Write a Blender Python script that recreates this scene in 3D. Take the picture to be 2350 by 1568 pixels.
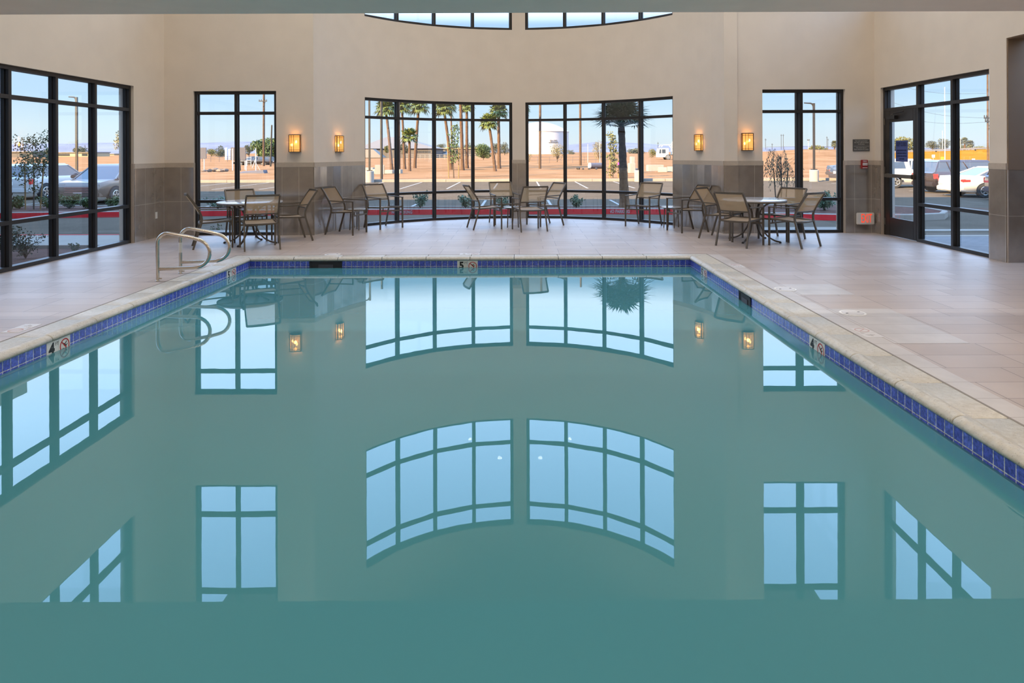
import bpy, bmesh, math, random
from mathutils import Vector, Matrix, Euler

# ------------------------------------------------------------------ clear
for o in list(bpy.data.objects):
    bpy.data.objects.remove(o, do_unlink=True)
SC = bpy.context.scene
COL = SC.collection
PI = math.pi
R = math.radians

# ------------------------------------------------------------------ camera
F = 1567.0                                   # focal length in pixels of the 2350 px frame
CX, CY, CAMZ = 1191.0, 350.0, 1.55
cam = bpy.data.cameras.new('camera')
cam.sensor_fit = 'HORIZONTAL'
cam.sensor_width = 36.0
cam.lens = F / 2350 * 36.0
cam.shift_x = -(CX - 1175) / 2350
cam.shift_y = -(784 - CY) / 2350
cam.clip_start = 0.05
cam.clip_end = 20000
camo = bpy.data.objects.new('camera', cam)
COL.objects.link(camo)
camo.matrix_world = Matrix.Translation((0, 0, CAMZ)) @ Matrix.Rotation(R(90), 4, 'X') @ Matrix.Rotation(R(-0.2), 4, 'Z')
SC.camera = camo

# ------------------------------------------------------------------ view
SC.view_settings.view_transform = 'Standard'
SC.view_settings.look = 'None'
SC.view_settings.gamma = 1.0
SC.view_settings.use_curve_mapping = False
SC.view_settings.exposure = 0.0
SC.cycles.max_bounces = 10
SC.cycles.diffuse_bounces = 5
SC.cycles.glossy_bounces = 4
SC.cycles.transparent_max_bounces = 16
SC.cycles.use_denoising = True
SC.cycles.caustics_reflective = False
SC.cycles.caustics_refractive = False

# ------------------------------------------------------------------ sky
W = bpy.data.worlds.new('sky')
SC.world = W
W.use_nodes = True
nt = W.node_tree
nt.nodes.clear()
n_out = nt.nodes.new('ShaderNodeOutputWorld')
n_bg = nt.nodes.new('ShaderNodeBackground')
n_tc = nt.nodes.new('ShaderNodeTexCoord')
n_sep = nt.nodes.new('ShaderNodeSeparateXYZ')
n_rmp = nt.nodes.new('ShaderNodeValToRGB')
nt.links.new(n_tc.outputs['Generated'], n_sep.inputs[0])
nt.links.new(n_sep.outputs['Z'], n_rmp.inputs[0])
nt.links.new(n_rmp.outputs[0], n_bg.inputs[0])
nt.links.new(n_bg.outputs[0], n_out.inputs[0])
SKY = [(0.0, (.86, .95, 1.02)), (0.035, (.78, .97, 1.1)), (0.075, (.60, .86, 1.12)), (0.185, (.46, .74, 1.1)),
       (0.212, (1.85, 2.1, 2.55)), (0.30, (2.0, 2.75, 4.1)), (0.5, (2.0, 3.2, 5.6)), (1.0, (1.4, 2.6, 4.7))]
SKYMAX = 6.0
n_bg.inputs[1].default_value = SKYMAX
cr = n_rmp.color_ramp
while len(cr.elements) > 1:
    cr.elements.remove(cr.elements[0])
cr.elements[0].position = 0.0
cr.elements[0].color = [c / SKYMAX for c in SKY[0][1]] + [1]
for p, c in SKY[1:]:
    e = cr.elements.new(p)
    e.color = [v / SKYMAX for v in c] + [1]

# ------------------------------------------------------------------ sun (low, warm, from behind on the left)
sun = bpy.data.lights.new('sun', 'SUN')
sun.energy = 24.0
sun.color = (1.0, .70, .34)
sun.angle = R(0.6)
suno = bpy.data.objects.new('sun', sun)
COL.objects.link(suno)
suno.rotation_euler = Vector((.75, .66, -.47)).to_track_quat('-Z', 'Y').to_euler()


# ================================================================== helpers
def at(px, d):
    return (px - CX) * d / F


def pz(px, py, d):
    return CAMZ - (py - CY + (px - CX) * 0.0035) * d / F


class MB:
    """collects faces; build() links them as one mesh object"""
    def __init__(s):
        s.v, s.f, s.uv, s.mi = [], [], [], []
        s.m = 0

    def face(s, pts, uv=None):
        b = len(s.v)
        s.v += [tuple(p) for p in pts]
        s.f.append(tuple(range(b, b + len(pts))))
        s.uv.append(uv)
        s.mi.append(s.m)

    def raw(s, vs, fs):
        b = len(s.v)
        s.v += [tuple(p) for p in vs]
        for f in fs:
            s.f.append(tuple(i + b for i in f))
            s.uv.append(None)
            s.mi.append(s.m)

    def obox(s, c, ax, ay, az):
        """box by centre and three half-axis vectors"""
        c, ax, ay, az = Vector(c), Vector(ax), Vector(ay), Vector(az)
        vs = [c + i * ax + j * ay + k * az for i in (-1, 1) for j in (-1, 1) for k in (-1, 1)]
        s.raw(vs, [(0, 1, 3, 2), (4, 6, 7, 5), (0, 4, 5, 1), (2, 3, 7, 6), (0, 2, 6, 4), (1, 5, 7, 3)])

    def box(s, x0, x1, y0, y1, z0, z1, rz=0.0):
        c = Vector(((x0 + x1) / 2, (y0 + y1) / 2, (z0 + z1) / 2))
        q = Matrix.Rotation(rz, 3, 'Z')
        s.obox(c, q @ Vector(((x1 - x0) / 2, 0, 0)), q @ Vector((0, (y1 - y0) / 2, 0)), Vector((0, 0, (z1 - z0) / 2)))

    def loft(s, rings, cap=True, closed=True):
        n = len(rings[0])
        vs = [p for r in rings for p in r]
        fs = []
        for i in range(len(rings) - 1):
            for j in range(n if closed else n - 1):
                k = (j + 1) % n
                fs.append((i * n + j, i * n + k, (i + 1) * n + k, (i + 1) * n + j))
        if cap:
            fs.append(tuple(reversed(range(n))))
            fs.append(tuple((len(rings) - 1) * n + j for j in range(n)))
        s.raw(vs, fs)

    def tube(s, path, r, n=8, r2=None, up=None):
        """round (or n-sided) tube along a path; r may be a list; r2 makes a flat section"""
        P = [Vector(p) for p in path]
        rings = []
        prev = None
        for i, p in enumerate(P):
            if i == 0:
                t = P[1] - P[0]
            elif i == len(P) - 1:
                t = P[-1] - P[-2]
            else:
                t = (P[i + 1] - p).normalized() + (p - P[i - 1]).normalized()
            t.normalize()
            if prev is None:
                a = Vector(up) if up else (Vector((0, 0, 1)) if abs(t.z) < .9 else Vector((0, 1, 0)))
                u = (a - a.dot(t) * t).normalized()
            else:
                u = (prev - prev.dot(t) * t).normalized()
            prev = u
            w = t.cross(u)
            rr = r[i] if isinstance(r, (list, tuple)) else r
            rb = rr if r2 is None else r2
            off = PI / 4 if n == 4 else 0
            k = math.sqrt(2) if n == 4 else 1
            rings.append([p + k * (math.cos(off + 2 * PI * j / n) * rr * u + math.sin(off + 2 * PI * j / n) * rb * w) for j in range(n)])
        s.loft(rings)

    def lathe(s, prof, n=24, c=(0, 0, 0), ring=False):
        if ring:
            prof = list(prof) + [prof[0]]
        rings = [[(c[0] + rr * math.cos(2 * PI * j / n), c[1] + rr * math.sin(2 * PI * j / n), c[2] + z) for j in range(n)] for rr, z in prof]
        s.loft(rings, cap=not ring)

    def prism(s, poly, z0, z1):
        s.loft([[(x, y, z0) for x, y in poly], [(x, y, z1) for x, y in poly]])

    def ball(s, c, rx, ry=None, rz=None, n=10, m=6):
        ry = ry or rx
        rz = rz or rx
        rings = []
        for i in range(1, m):
            a = PI * i / m
            rings.append([(c[0] + rx * math.sin(a) * math.cos(2 * PI * j / n), c[1] + ry * math.sin(a) * math.sin(2 * PI * j / n), c[2] - rz * math.cos(a)) for j in range(n)])
        s.loft(rings)

    def build(s, name, mat, parent=None, smooth=False, bevel=0.0, loc=None, rz=0.0, kind=None):
        me = bpy.data.meshes.new(name)
        me.from_pydata(s.v, [], s.f)
        if any(u is not None for u in s.uv):
            lay = me.uv_layers.new(name='UVMap')
            i = 0
            for f, u in zip(s.f, s.uv):
                for j in range(len(f)):
                    lay.data[i].uv = u[j] if u else (0, 0)
                    i += 1
        for m in (mat if isinstance(mat, (list, tuple)) else [mat]):
            me.materials.append(m)
        for p, m in zip(me.polygons, s.mi):
            p.material_index = m
        bm = bmesh.new()
        bm.from_mesh(me)
        if not any(u is not None for u in s.uv):
            bmesh.ops.recalc_face_normals(bm, faces=bm.faces)
            if bevel > 0:
                bmesh.ops.bevel(bm, geom=list(bm.edges), offset=bevel, segments=2, affect='EDGES', clamp_overlap=True)
        if smooth:
            for f in bm.faces:
                f.smooth = True
            for e in bm.edges:
                if len(e.link_faces) == 2 and e.calc_face_angle(0) > R(38):
                    e.smooth = False
        bm.to_mesh(me)
        bm.free()
        o = bpy.data.objects.new(name, me)
        COL.objects.link(o)
        if parent is not None:
            o.parent = parent
        if loc is not None:
            o.location = loc
        o.rotation_euler = (0, 0, rz)
        if kind:
            o['kind'] = kind
        return o


def tag(o, label, cat, group=None, kind=None):
    o['label'] = label
    o['category'] = cat
    if group:
        o['group'] = group
    if kind:
        o['kind'] = kind
    return o


def thing(name, label, cat, loc=(0, 0, 0), rz=0.0, group=None):
    o = bpy.data.objects.new(name, None)
    o.empty_display_size = .1
    COL.objects.link(o)
    o.location = loc
    o.rotation_euler = (0, 0, rz)
    return tag(o, label, cat, group)


def struct(name, loc=(0, 0, 0)):
    o = bpy.data.objects.new(name, None)
    o.empty_display_size = .1
    COL.objects.link(o)
    o.location = loc
    o['kind'] = 'structure'
    return o


def dup(root, loc, rz, label, group=None):
    r = root.copy()
    COL.objects.link(r)
    r.location = loc
    r.rotation_euler = (0, 0, rz)
    r['label'] = label
    if group:
        r['group'] = group
    for ch in list(root.children):
        c = ch.copy()
        COL.objects.link(c)
        c.parent = r
        for g in list(ch.children):
            d = g.copy()
            COL.objects.link(d)
            d.parent = c
    return r


def text(body, size, mat, parent, origin, right, up, name='lettering', depth=.002, align='CENTER', bold=0.0, sx=1.0, line=1.0):
    cu = bpy.data.curves.new('t', 'FONT')
    cu.body = body
    cu.size = size
    cu.extrude = depth
    cu.offset = bold
    cu.align_x = align
    cu.align_y = 'CENTER'
    cu.space_line = line
    cu.resolution_u = 3
    tmp = bpy.data.objects.new('t', cu)
    COL.objects.link(tmp)
    dg = bpy.context.evaluated_depsgraph_get()
    me = bpy.data.meshes.new_from_object(tmp.evaluated_get(dg))
    bpy.data.objects.remove(tmp)
    bpy.data.curves.remove(cu)
    r, u = Vector(right).normalized(), Vector(up).normalized()
    n = r.cross(u)
    M = Matrix(((r.x * sx, u.x, n.x, origin[0]), (r.y * sx, u.y, n.y, origin[1]), (r.z * sx, u.z, n.z, origin[2]), (0, 0, 0, 1)))
    me.transform(M)
    me.materials.clear()
    me.materials.append(mat)
    o = bpy.data.objects.new(name, me)
    COL.objects.link(o)
    o.parent = parent
    return o


# ------------------------------------------------------------------ materials
def mat(name, col, rough=.6, metal=0.0, noise=0.0, scale=8.0, bump=0.0, spec=.5, emit=None, estr=0.0, coat=0.0, col2=None, detail=4.0, bscale=None):
    m = bpy.data.materials.new(name)
    m.use_nodes = True
    t = m.node_tree
    b = t.nodes['Principled BSDF']
    b.inputs['Base Color'].default_value = (*col, 1)
    b.inputs['Roughness'].default_value = rough
    b.inputs['Metallic'].default_value = metal
    b.inputs['Specular IOR Level'].default_value = spec
    b.inputs['Coat Weight'].default_value = coat
    b.inputs['Coat Roughness'].default_value = .05
    if emit:
        b.inputs['Emission Color'].default_value = (*emit, 1)
        b.inputs['Emission Strength'].default_value = estr
    if noise or bump or col2:
        tc = t.nodes.new('ShaderNodeTexCoord')
        nz = t.nodes.new('ShaderNodeTexNoise')
        nz.inputs['Scale'].default_value = scale
        nz.inputs['Detail'].default_value = detail
        t.links.new(tc.outputs['Object'], nz.inputs['Vector'])
        if noise or col2:
            rp = t.nodes.new('ShaderNodeValToRGB')
            lo = [c * (1 - noise) for c in col]
            hi = col2 if col2 else [min(1, c * (1 + noise)) for c in col]
            if col2:
                lo = col
            rp.color_ramp.elements[0].position = .3
            rp.color_ramp.elements[0].color = (*lo, 1)
            rp.color_ramp.elements[1].position = .7
            rp.color_ramp.elements[1].color = (*hi, 1)
            t.links.new(nz.outputs['Fac'], rp.inputs[0])
            t.links.new(rp.outputs[0], b.inputs['Base Color'])
        if bump:
            nb = nz
            if bscale:
                nb = t.nodes.new('ShaderNodeTexNoise')
                nb.inputs['Scale'].default_value = bscale
                nb.inputs['Detail'].default_value = 3
                t.links.new(tc.outputs['Object'], nb.inputs['Vector'])
            bp = t.nodes.new('ShaderNodeBump')
            bp.inputs['Strength'].default_value = bump
            bp.inputs['Distance'].default_value = .02
            t.links.new(nb.outputs['Fac'], bp.inputs['Height'])
            t.links.new(bp.outputs[0], b.inputs['Normal'])
    return m


def tile_mat(name, c1, c2, grout, bw, bh, mortar, rough, offset=0.0, coord='UV', mottle=0.0, mscale=20.0, spec=.5, bump=.15, freq=2, mcol=None):
    m = mat(name, c1, rough, spec=spec)
    t = m.node_tree
    b = t.nodes['Principled BSDF']
    tc = t.nodes.new('ShaderNodeTexCoord')
    br = t.nodes.new('ShaderNodeTexBrick')
    br.offset = offset
    br.offset_frequency = freq
    br.squash = 1
    br.inputs['Color1'].default_value = (*c1, 1)
    br.inputs['Color2'].default_value = (*c2, 1)
    br.inputs['Mortar'].default_value = (*grout, 1)
    br.inputs['Scale'].default_value = 1
    br.inputs['Mortar Size'].default_value = mortar
    br.inputs['Mortar Smooth'].default_value = .1
    br.inputs['Brick Width'].default_value = bw
    br.inputs['Row Height'].default_value = bh
    t.links.new(tc.outputs[coord], br.inputs['Vector'])
    out = br.outputs['Color']
    if mottle:
        nz = t.nodes.new('ShaderNodeTexNoise')
        nz.inputs['Scale'].default_value = mscale
        nz.inputs['Detail'].default_value = 5
        t.links.new(tc.outputs['Object'], nz.inputs['Vector'])
        mx = t.nodes.new('ShaderNodeMix')
        mx.data_type = 'RGBA'
        mx.blend_type = 'MULTIPLY'
        mx.inputs['Factor'].default_value = 1.0
        rp = t.nodes.new('ShaderNodeValToRGB')
        rp.color_ramp.elements[0].position = .3
        rp.color_ramp.elements[1].position = .7
        a = mcol or (1 - mottle,) * 3
        rp.color_ramp.elements[0].color = (*a, 1)
        rp.color_ramp.elements[1].color = (1 + mottle, 1 + mottle, 1 + mottle, 1)
        t.links.new(nz.outputs['Fac'], rp.inputs[0])
        t.links.new(out, mx.inputs['A'])
        t.links.new(rp.outputs[0], mx.inputs['B'])
        out = mx.outputs['Result']
    t.links.new(out, b.inputs['Base Color'])
    if bump:
        bp = t.nodes.new('ShaderNodeBump')
        bp.inputs['Strength'].default_value = bump
        bp.inputs['Distance'].default_value = .003
        bp.invert = True
        t.links.new(br.outputs['Fac'], bp.inputs['Height'])
        t.links.new(bp.outputs[0], b.inputs['Normal'])
    return m


def schlick(t, r0, power=5.0):
    """mirror share that grows towards grazing angles, equal on both faces"""
    lw = t.nodes.new('ShaderNodeLayerWeight')
    lw.inputs['Blend'].default_value = .5
    pw = t.nodes.new('ShaderNodeMath')
    pw.operation = 'POWER'
    pw.inputs[1].default_value = power
    ma = t.nodes.new('ShaderNodeMath')
    ma.operation = 'MULTIPLY_ADD'
    ma.inputs[1].default_value = 1 - r0
    ma.inputs[2].default_value = r0
    t.links.new(lw.outputs['Facing'], pw.inputs[0])
    t.links.new(pw.outputs[0], ma.inputs[0])
    return ma.outputs[0]


def glass_mat(name, tint=(.95, .97, .96), refl=1.0):
    m = bpy.data.materials.new(name)
    m.use_nodes = True
    t = m.node_tree
    t.nodes.clear()
    o = t.nodes.new('ShaderNodeOutputMaterial')
    tr = t.nodes.new('ShaderNodeBsdfTransparent')
    tr.inputs[0].default_value = (*tint, 1)
    gl = t.nodes.new('ShaderNodeBsdfGlossy')
    gl.inputs['Roughness'].default_value = 0.0
    gl.inputs['Color'].default_value = (.95, .97, 1, 1)
    mx = t.nodes.new('ShaderNodeMixShader')
    t.links.new(schlick(t, .075 * refl), mx.inputs[0])
    t.links.new(tr.outputs[0], mx.inputs[1])
    t.links.new(gl.outputs[0], mx.inputs[2])
    t.links.new(mx.outputs[0], o.inputs[0])
    return m


def mesh_fabric(name, col, clear):
    """woven sling: partly see-through cloth with a visible weave"""
    m = mat(name, col, .7)
    t = m.node_tree
    b = t.nodes['Principled BSDF']
    o = t.nodes['Material Output']
    tr = t.nodes.new('ShaderNodeBsdfTransparent')
    tl = t.nodes.new('ShaderNodeBsdfTranslucent')
    tl.inputs[0].default_value = (*[min(1, c * 1.5) for c in col], 1)
    m1 = t.nodes.new('ShaderNodeMixShader')
    m1.inputs[0].default_value = .4
    m2 = t.nodes.new('ShaderNodeMixShader')
    m2.inputs[0].default_value = clear
    t.links.new(b.outputs[0], m1.inputs[1])
    t.links.new(tl.outputs[0], m1.inputs[2])
    t.links.new(m1.outputs[0], m2.inputs[1])
    t.links.new(tr.outputs[0], m2.inputs[2])
    t.links.new(m2.outputs[0], o.inputs[0])
    tc = t.nodes.new('ShaderNodeTexCoord')
    nz = t.nodes.new('ShaderNodeTexNoise')
    mp = t.nodes.new('ShaderNodeMapping')
    mp.inputs['Scale'].default_value = (12, 12, 160)
    nz.inputs['Scale'].default_value = 1.0
    rp = t.nodes.new('ShaderNodeValToRGB')
    rp.color_ramp.elements[0].color = (*[c * .75 for c in col], 1)
    rp.color_ramp.elements[1].color = (*[min(1, c * 1.25) for c in col], 1)
    t.links.new(tc.outputs['Object'], mp.inputs[0])
    t.links.new(mp.outputs[0], nz.inputs['Vector'])
    t.links.new(nz.outputs['Fac'], rp.inputs[0])
    t.links.new(rp.outputs[0], b.inputs['Base Color'])
    return m


M = {}
M['plaster'] = mat('wall plaster', (.70, .625, .53), .75, noise=.025, scale=2.5, bump=.03, bscale=60)
M['ceiling'] = mat('ceiling paint', (.85, .77, .69), .85, noise=.02, scale=3, bump=.05, bscale=90)
M['tile_dark'] = tile_mat('taupe wall tile', (.20, .168, .138), (.22, .185, .15), (.44, .39, .33), .318, .645, .0035, .22, mottle=.12, mscale=5, spec=1.0)
_b = M['tile_dark'].node_tree.nodes['Principled BSDF']
_b.inputs['Coat Weight'].default_value = 1.0
_b.inputs['Coat IOR'].default_value = 2.4
_b.inputs['Coat Roughness'].default_value = .12
M['tile_cap'] = tile_mat('cap tile', (.46, .39, .31), (.48, .41, .33), (.48, .41, .34), .318, .4, .003, .4, mottle=.05)
M['deck'] = tile_mat('deck tile', (.38, .312, .27), (.445, .38, .343), (.17, .135, .12), .61, .305, .0035, .40, offset=.37, coord='Object', mottle=.05, mscale=3, spec=.65, freq=3)
M['coping'] = mat('travertine coping', (.44, .415, .355), .36, noise=.0, scale=26, bump=.25, col2=(.55, .535, .49), detail=6)
def speckle(m, scale, lo, hi, dark):
    """small dark pits multiplied over the base colour"""
    t = m.node_tree
    b = t.nodes['Principled BSDF']
    src = b.inputs['Base Color'].links[0].from_socket
    tc = t.nodes.new('ShaderNodeTexCoord')
    nz = t.nodes.new('ShaderNodeTexNoise')
    nz.inputs['Scale'].default_value = scale
    nz.inputs['Detail'].default_value = 2
    rp = t.nodes.new('ShaderNodeValToRGB')
    rp.color_ramp.elements[0].position = lo
    rp.color_ramp.elements[0].color = (dark, dark, dark, 1)
    rp.color_ramp.elements[1].position = hi
    mx = t.nodes.new('ShaderNodeMix')
    mx.data_type = 'RGBA'
    mx.blend_type = 'MULTIPLY'
    mx.inputs['Factor'].default_value = 1
    t.links.new(tc.outputs['Object'], nz.inputs['Vector'])
    t.links.new(nz.outputs['Fac'], rp.inputs[0])
    t.links.new(src, mx.inputs['A'])
    t.links.new(rp.outputs[0], mx.inputs['B'])
    t.links.new(mx.outputs['Result'], b.inputs['Base Color'])


speckle(M['coping'], 95, .30, .36, .45)
M['deck_light'] = tile_mat('paler deck tile', (.47, .44, .42), (.50, .47, .45), (.26, .22, .20), .61, .305, .003, .40, coord='Object', mottle=.08, mscale=4, spec=.6)
M['faint_ink'] = mat('worn grey ink', (.40, .38, .37), .6)
M['faint_red'] = mat('worn red ink', (.52, .36, .34), .6)
M['joint'] = mat('grey sealant joint', (.22, .20, .18), .7)
M['pool_tile'] = tile_mat('blue pool tile', (.06, .085, .50), (.10, .15, .64), (.55, .58, .60), .0833, .0833, .0035, .12, mottle=.5, mscale=55, spec=.7, mcol=(.45, .5, .6))
M['frame'] = mat('dark bronze aluminium', (.015, .013, .012), .42, spec=.5, noise=.1, scale=3)
M['glass'] = glass_mat('window glass')
M['bronze'] = mat('bronze powder coat', (.115, .095, .073), .42, metal=.25, spec=.5, noise=.06, scale=20)
M['sling'] = mesh_fabric('sling mesh', (.42, .295, .165), .34)
M['sling_seat'] = mesh_fabric('sling seat mesh', (.46, .37, .27), .10)
M['tabletop'] = mat('frosted table top', (.50, .52, .55), .16, spec=.7, noise=.03, scale=9, coat=.3)
M['steel'] = mat('brushed stainless', (.62, .57, .50), .22, metal=1.0, noise=.04, scale=30)
M['white'] = mat('white ceramic', (.80, .80, .77), .25, noise=.02, scale=9)
M['white_plastic'] = mat('white plastic', (.72, .71, .69), .4, noise=.03, scale=6)
M['lid_white'] = mat('deck lid plastic', (.58, .56, .55), .4, noise=.05, scale=12)
M['black_ink'] = mat('black ink', (.015, .015, .017), .5)
M['red_ink'] = mat('red ink', (.50, .02, .02), .5)
M['amber'] = mat('amber lamp glass', (.9, .5, .14), .5, emit=(1.0, .56, .17), estr=1.05)
M['bulb'] = mat('bulb', (1, .9, .7), .5, emit=(1.0, .78, .45), estr=16)
M['lamp_metal'] = mat('lamp bronze', (.10, .05, .022), .4, metal=.3, noise=.1, scale=30)
M['can'] = mat('downlight lens', (1, .95, .85), .5, emit=(1.0, .88, .70), estr=6)
M['plaque'] = mat('grey plaque', (.10, .095, .085), .5, noise=.05, scale=8)
M['plaque_text'] = mat('plaque lettering', (.55, .53, .48), .6)
M['fire_red'] = mat('fire alarm red', (.34, .025, .025), .35, noise=.04, scale=9)
M['exit_red'] = mat('exit letters', (.9, .06, .02), .5, emit=(1.0, .055, .012), estr=.9)
M['exit_white'] = mat('exit sign face', (.70, .66, .60), .45, noise=.03, scale=5)
M['notice_blue'] = mat('blue notice', (.05, .07, .22), .5, noise=.05, scale=9)
M['notice_ink'] = mat('notice lettering', (.012, .018, .08), .5)
M['dark'] = mat('dark cavity', (.012, .013, .02), .6)
M['shaded_plaster'] = mat('shade tinted plaster', (.23, .16, .105), .85, noise=.03, scale=3, spec=.1)  # plaster with its shade put into a darker brown colour
# outdoors
M['desert'] = mat('desert dirt', (.172, .092, .046), .95, spec=0.0, col2=(.262, .155, .088), scale=.22, detail=9, bump=.3, bscale=2.5)
M['slope'] = mat('dry grass slope', (.26, .112, .014), .95, spec=0.0, noise=.15, scale=.3, bump=.3, bscale=3)
M['soil'] = mat('planter soil', (.085, .045, .034), .95, spec=.05, noise=.25, scale=5, bump=.5, bscale=25)
M['asphalt'] = mat('asphalt', (.098, .078, .059), .9, spec=.0, noise=.10, scale=1.2, bump=.2, bscale=80)
M['concrete'] = mat('concrete', (.24, .21, .175), .85, spec=.1, noise=.07, scale=2.5, bump=.1, bscale=40)
M['concrete_white'] = mat('white concrete', (.27, .245, .21), .8, noise=.05, scale=3)
M['paver'] = tile_mat('grey pavers', (.085, .08, .08), (.115, .11, .11), (.05, .05, .05), .22, .11, .008, .8, offset=.5, coord='Object', mottle=.1, mscale=3)
M['red_curb'] = mat('red curb paint', (.56, .032, .036), .7, spec=.1, noise=.10, scale=3)
M['curb_letter'] = mat('curb lettering', (.36, .30, .30), .7)
M['stripe'] = mat('parking stripe paint', (.24, .22, .195), .8, noise=.05, scale=5)
M['wood_pole'] = mat('weathered pole', (.062, .034, .019), .85, noise=.25, scale=6, bump=.2)
M['dark_pole'] = mat('dark pole', (.020, .016, .0135), .6, noise=.1, scale=6)
M['white_paint'] = mat('white painted metal', (.45, .44, .43), .5, noise=.03, scale=4)
M['grey_panel'] = mat('grey sign back', (.058, .057, .076), .6, noise=.05, scale=2)
M['palm_trunk'] = mat('palm trunk', (.098, .053, .029), .9, col2=(.05, .026, .014), scale=9, bump=.7, bscale=14)
M['palm_trunk_dark'] = mat('fibrous palm trunk', (.075, .046, .028), .95, spec=.05, col2=(.03, .019, .012), scale=14, bump=.9, bscale=26)
M['palm_trunk_bare'] = mat('bare palm trunk', (.17, .105, .062), .95, spec=.05, col2=(.11, .066, .04), scale=8, bump=.5, bscale=20)
M['palm_leaf'] = mat('palm frond', (.075, .098, .016), .6, noise=.35, scale=3)
M['palm_leaf_dark'] = mat('near palm frond', (.022, .042, .019), .55, noise=.3, scale=4)
M['leaf_green'] = mat('green leaves', (.052, .085, .02), .7, noise=.35, scale=2)
M['leaf_dark'] = mat('dark leaves', (.048, .060, .016), .7, noise=.35, scale=3)
M['leaf_grey'] = mat('grey green leaves', (.06, .066, .036), .75, noise=.3, scale=2)
M['leaf_olive'] = mat('olive leaves', (.10, .10, .028), .75, noise=.3, scale=2)
M['leaf_shrub'] = mat('shrub leaves', (.085, .135, .075), .7, noise=.3, scale=6)
M['leaf_pale'] = mat('pale feathery leaves', (.17, .145, .06), .8, spec=.1, noise=.25, scale=2)
M['bark'] = mat('bark', (.08, .055, .038), .9, noise=.2, scale=10)
M['stake'] = mat('wooden stake', (.22, .13, .05), .85, noise=.15, scale=8)
M['stake_dark'] = mat('dark stake', (.08, .05, .028), .85, noise=.15, scale=8)
M['rock'] = mat('rock', (.15, .115, .09), .95, noise=.2, scale=3, bump=.4)
M['tank'] = mat('white tank paint', (.42, .41, .41), .6, noise=.02, scale=.2)
M['roof_grey'] = mat('grey metal roof', (.125, .104, .082), .6, noise=.05, scale=.3)
M['wall_grey'] = mat('grey building wall', (.085, .073, .066), .8, noise=.05, scale=.4)
M['cream'] = mat('cream building wall', (.30, .245, .15), .8, noise=.04, scale=.4)
M['win_dark'] = mat('dark window', (.03, .035, .04), .2)
M['stucco'] = mat('pale stucco', (.30, .28, .25), .9, noise=.04, scale=2, bump=.1, bscale=60)
M['hill'] = mat('hazy hills', (.135, .150, .195), 1.0, spec=0.0, noise=.16, scale=.008)  # pale blue of distance haze put into the hill colour
M['guard'] = mat('guard rail', (.14, .14, .15), .5, noise=.05, scale=1)
M['rubber'] = mat('tyre rubber', (.03, .03, .03), .8, noise=.1, scale=9)
M['rim'] = mat('alloy rim', (.6, .58, .55), .3, metal=.8)
M['car_glass'] = mat('car glass', (.03, .04, .055), .08, spec=.8)
M['tail'] = mat('tail lamp', (.55, .03, .03), .25)
M['car_white'] = mat('white car paint', (.46, .45, .43), .25, coat=.6, noise=.01, scale=2)
M['car_dark'] = mat('dark car paint', (.02, .014, .016), .25, coat=.7, noise=.02, scale=2)
M['car_black'] = mat('black car paint', (.006, .005, .006), .3, coat=.5, noise=.02, scale=2)
M['car_grey'] = mat('grey car paint', (.04, .04, .052), .25, coat=.7, noise=.02, scale=2)
M['car_blue'] = mat('blue car paint', (.03, .037, .06), .25, coat=.7, noise=.02, scale=2)
M['car_tan'] = mat('champagne car paint', (.125, .088, .066), .32, coat=.7, noise=.02, scale=2)
M['chrome'] = mat('chrome trim', (.7, .7, .7), .15, metal=1.0)
M['magenta'] = mat('magenta tag', (.55, .05, .35), .6)
M['yellow'] = mat('yellow sign', (.75, .45, .02), .6)


def water_mat():
    m = bpy.data.materials.new('pool water')
    m.use_nodes = True
    t = m.node_tree
    t.nodes.clear()
    o = t.nodes.new('ShaderNodeOutputMaterial')
    df = t.nodes.new('ShaderNodeBsdfDiffuse')
    df.inputs[0].default_value = (.056, .212, .258, 1)
    gl = t.nodes.new('ShaderNodeBsdfGlossy')
    gl.inputs['Roughness'].default_value = 0.0
    gl.inputs['Color'].default_value = (.92, 1, 1, 1)
    tc = t.nodes.new('ShaderNodeTexCoord')
    nz = t.nodes.new('ShaderNodeTexNoise')
    nz.inputs['Scale'].default_value = 1.6
    nz.inputs['Detail'].default_value = 3
    bp = t.nodes.new('ShaderNodeBump')
    bp.inputs['Strength'].default_value = .012
    bp.inputs['Distance'].default_value = .02
    mx = t.nodes.new('ShaderNodeMixShader')
    t.links.new(tc.outputs['Object'], nz.inputs['Vector'])
    t.links.new(nz.outputs['Fac'], bp.inputs['Height'])
    t.links.new(bp.outputs[0], gl.inputs['Normal'])
    t.links.new(schlick(t, .04, 4.5), mx.inputs[0])
    t.links.new(df.outputs[0], mx.inputs[1])
    t.links.new(gl.outputs[0], mx.inputs[2])
    t.links.new(mx.outputs[0], o.inputs[0])
    return m


M['water'] = water_mat()

# ================================================================== room shell
XL, XR, YB = -6.70, 6.75, 12.90
YB2 = 12.96
YR0 = -4.0
ARC_R, ARC_Y = 3.95, 12.15
ARC_A = math.asin(3.878 / ARC_R)
HC = 8.7                    # high ceiling
LC = 3.08                   # low ceiling
YS = 7.48                   # where the low ceiling ends
CAP0, CAP1 = 1.29, 1.375
WT = .26                    # wall thickness


def arc(a, r=ARC_R):
    return (r * math.sin(a), ARC_Y + r * math.cos(a))


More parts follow.
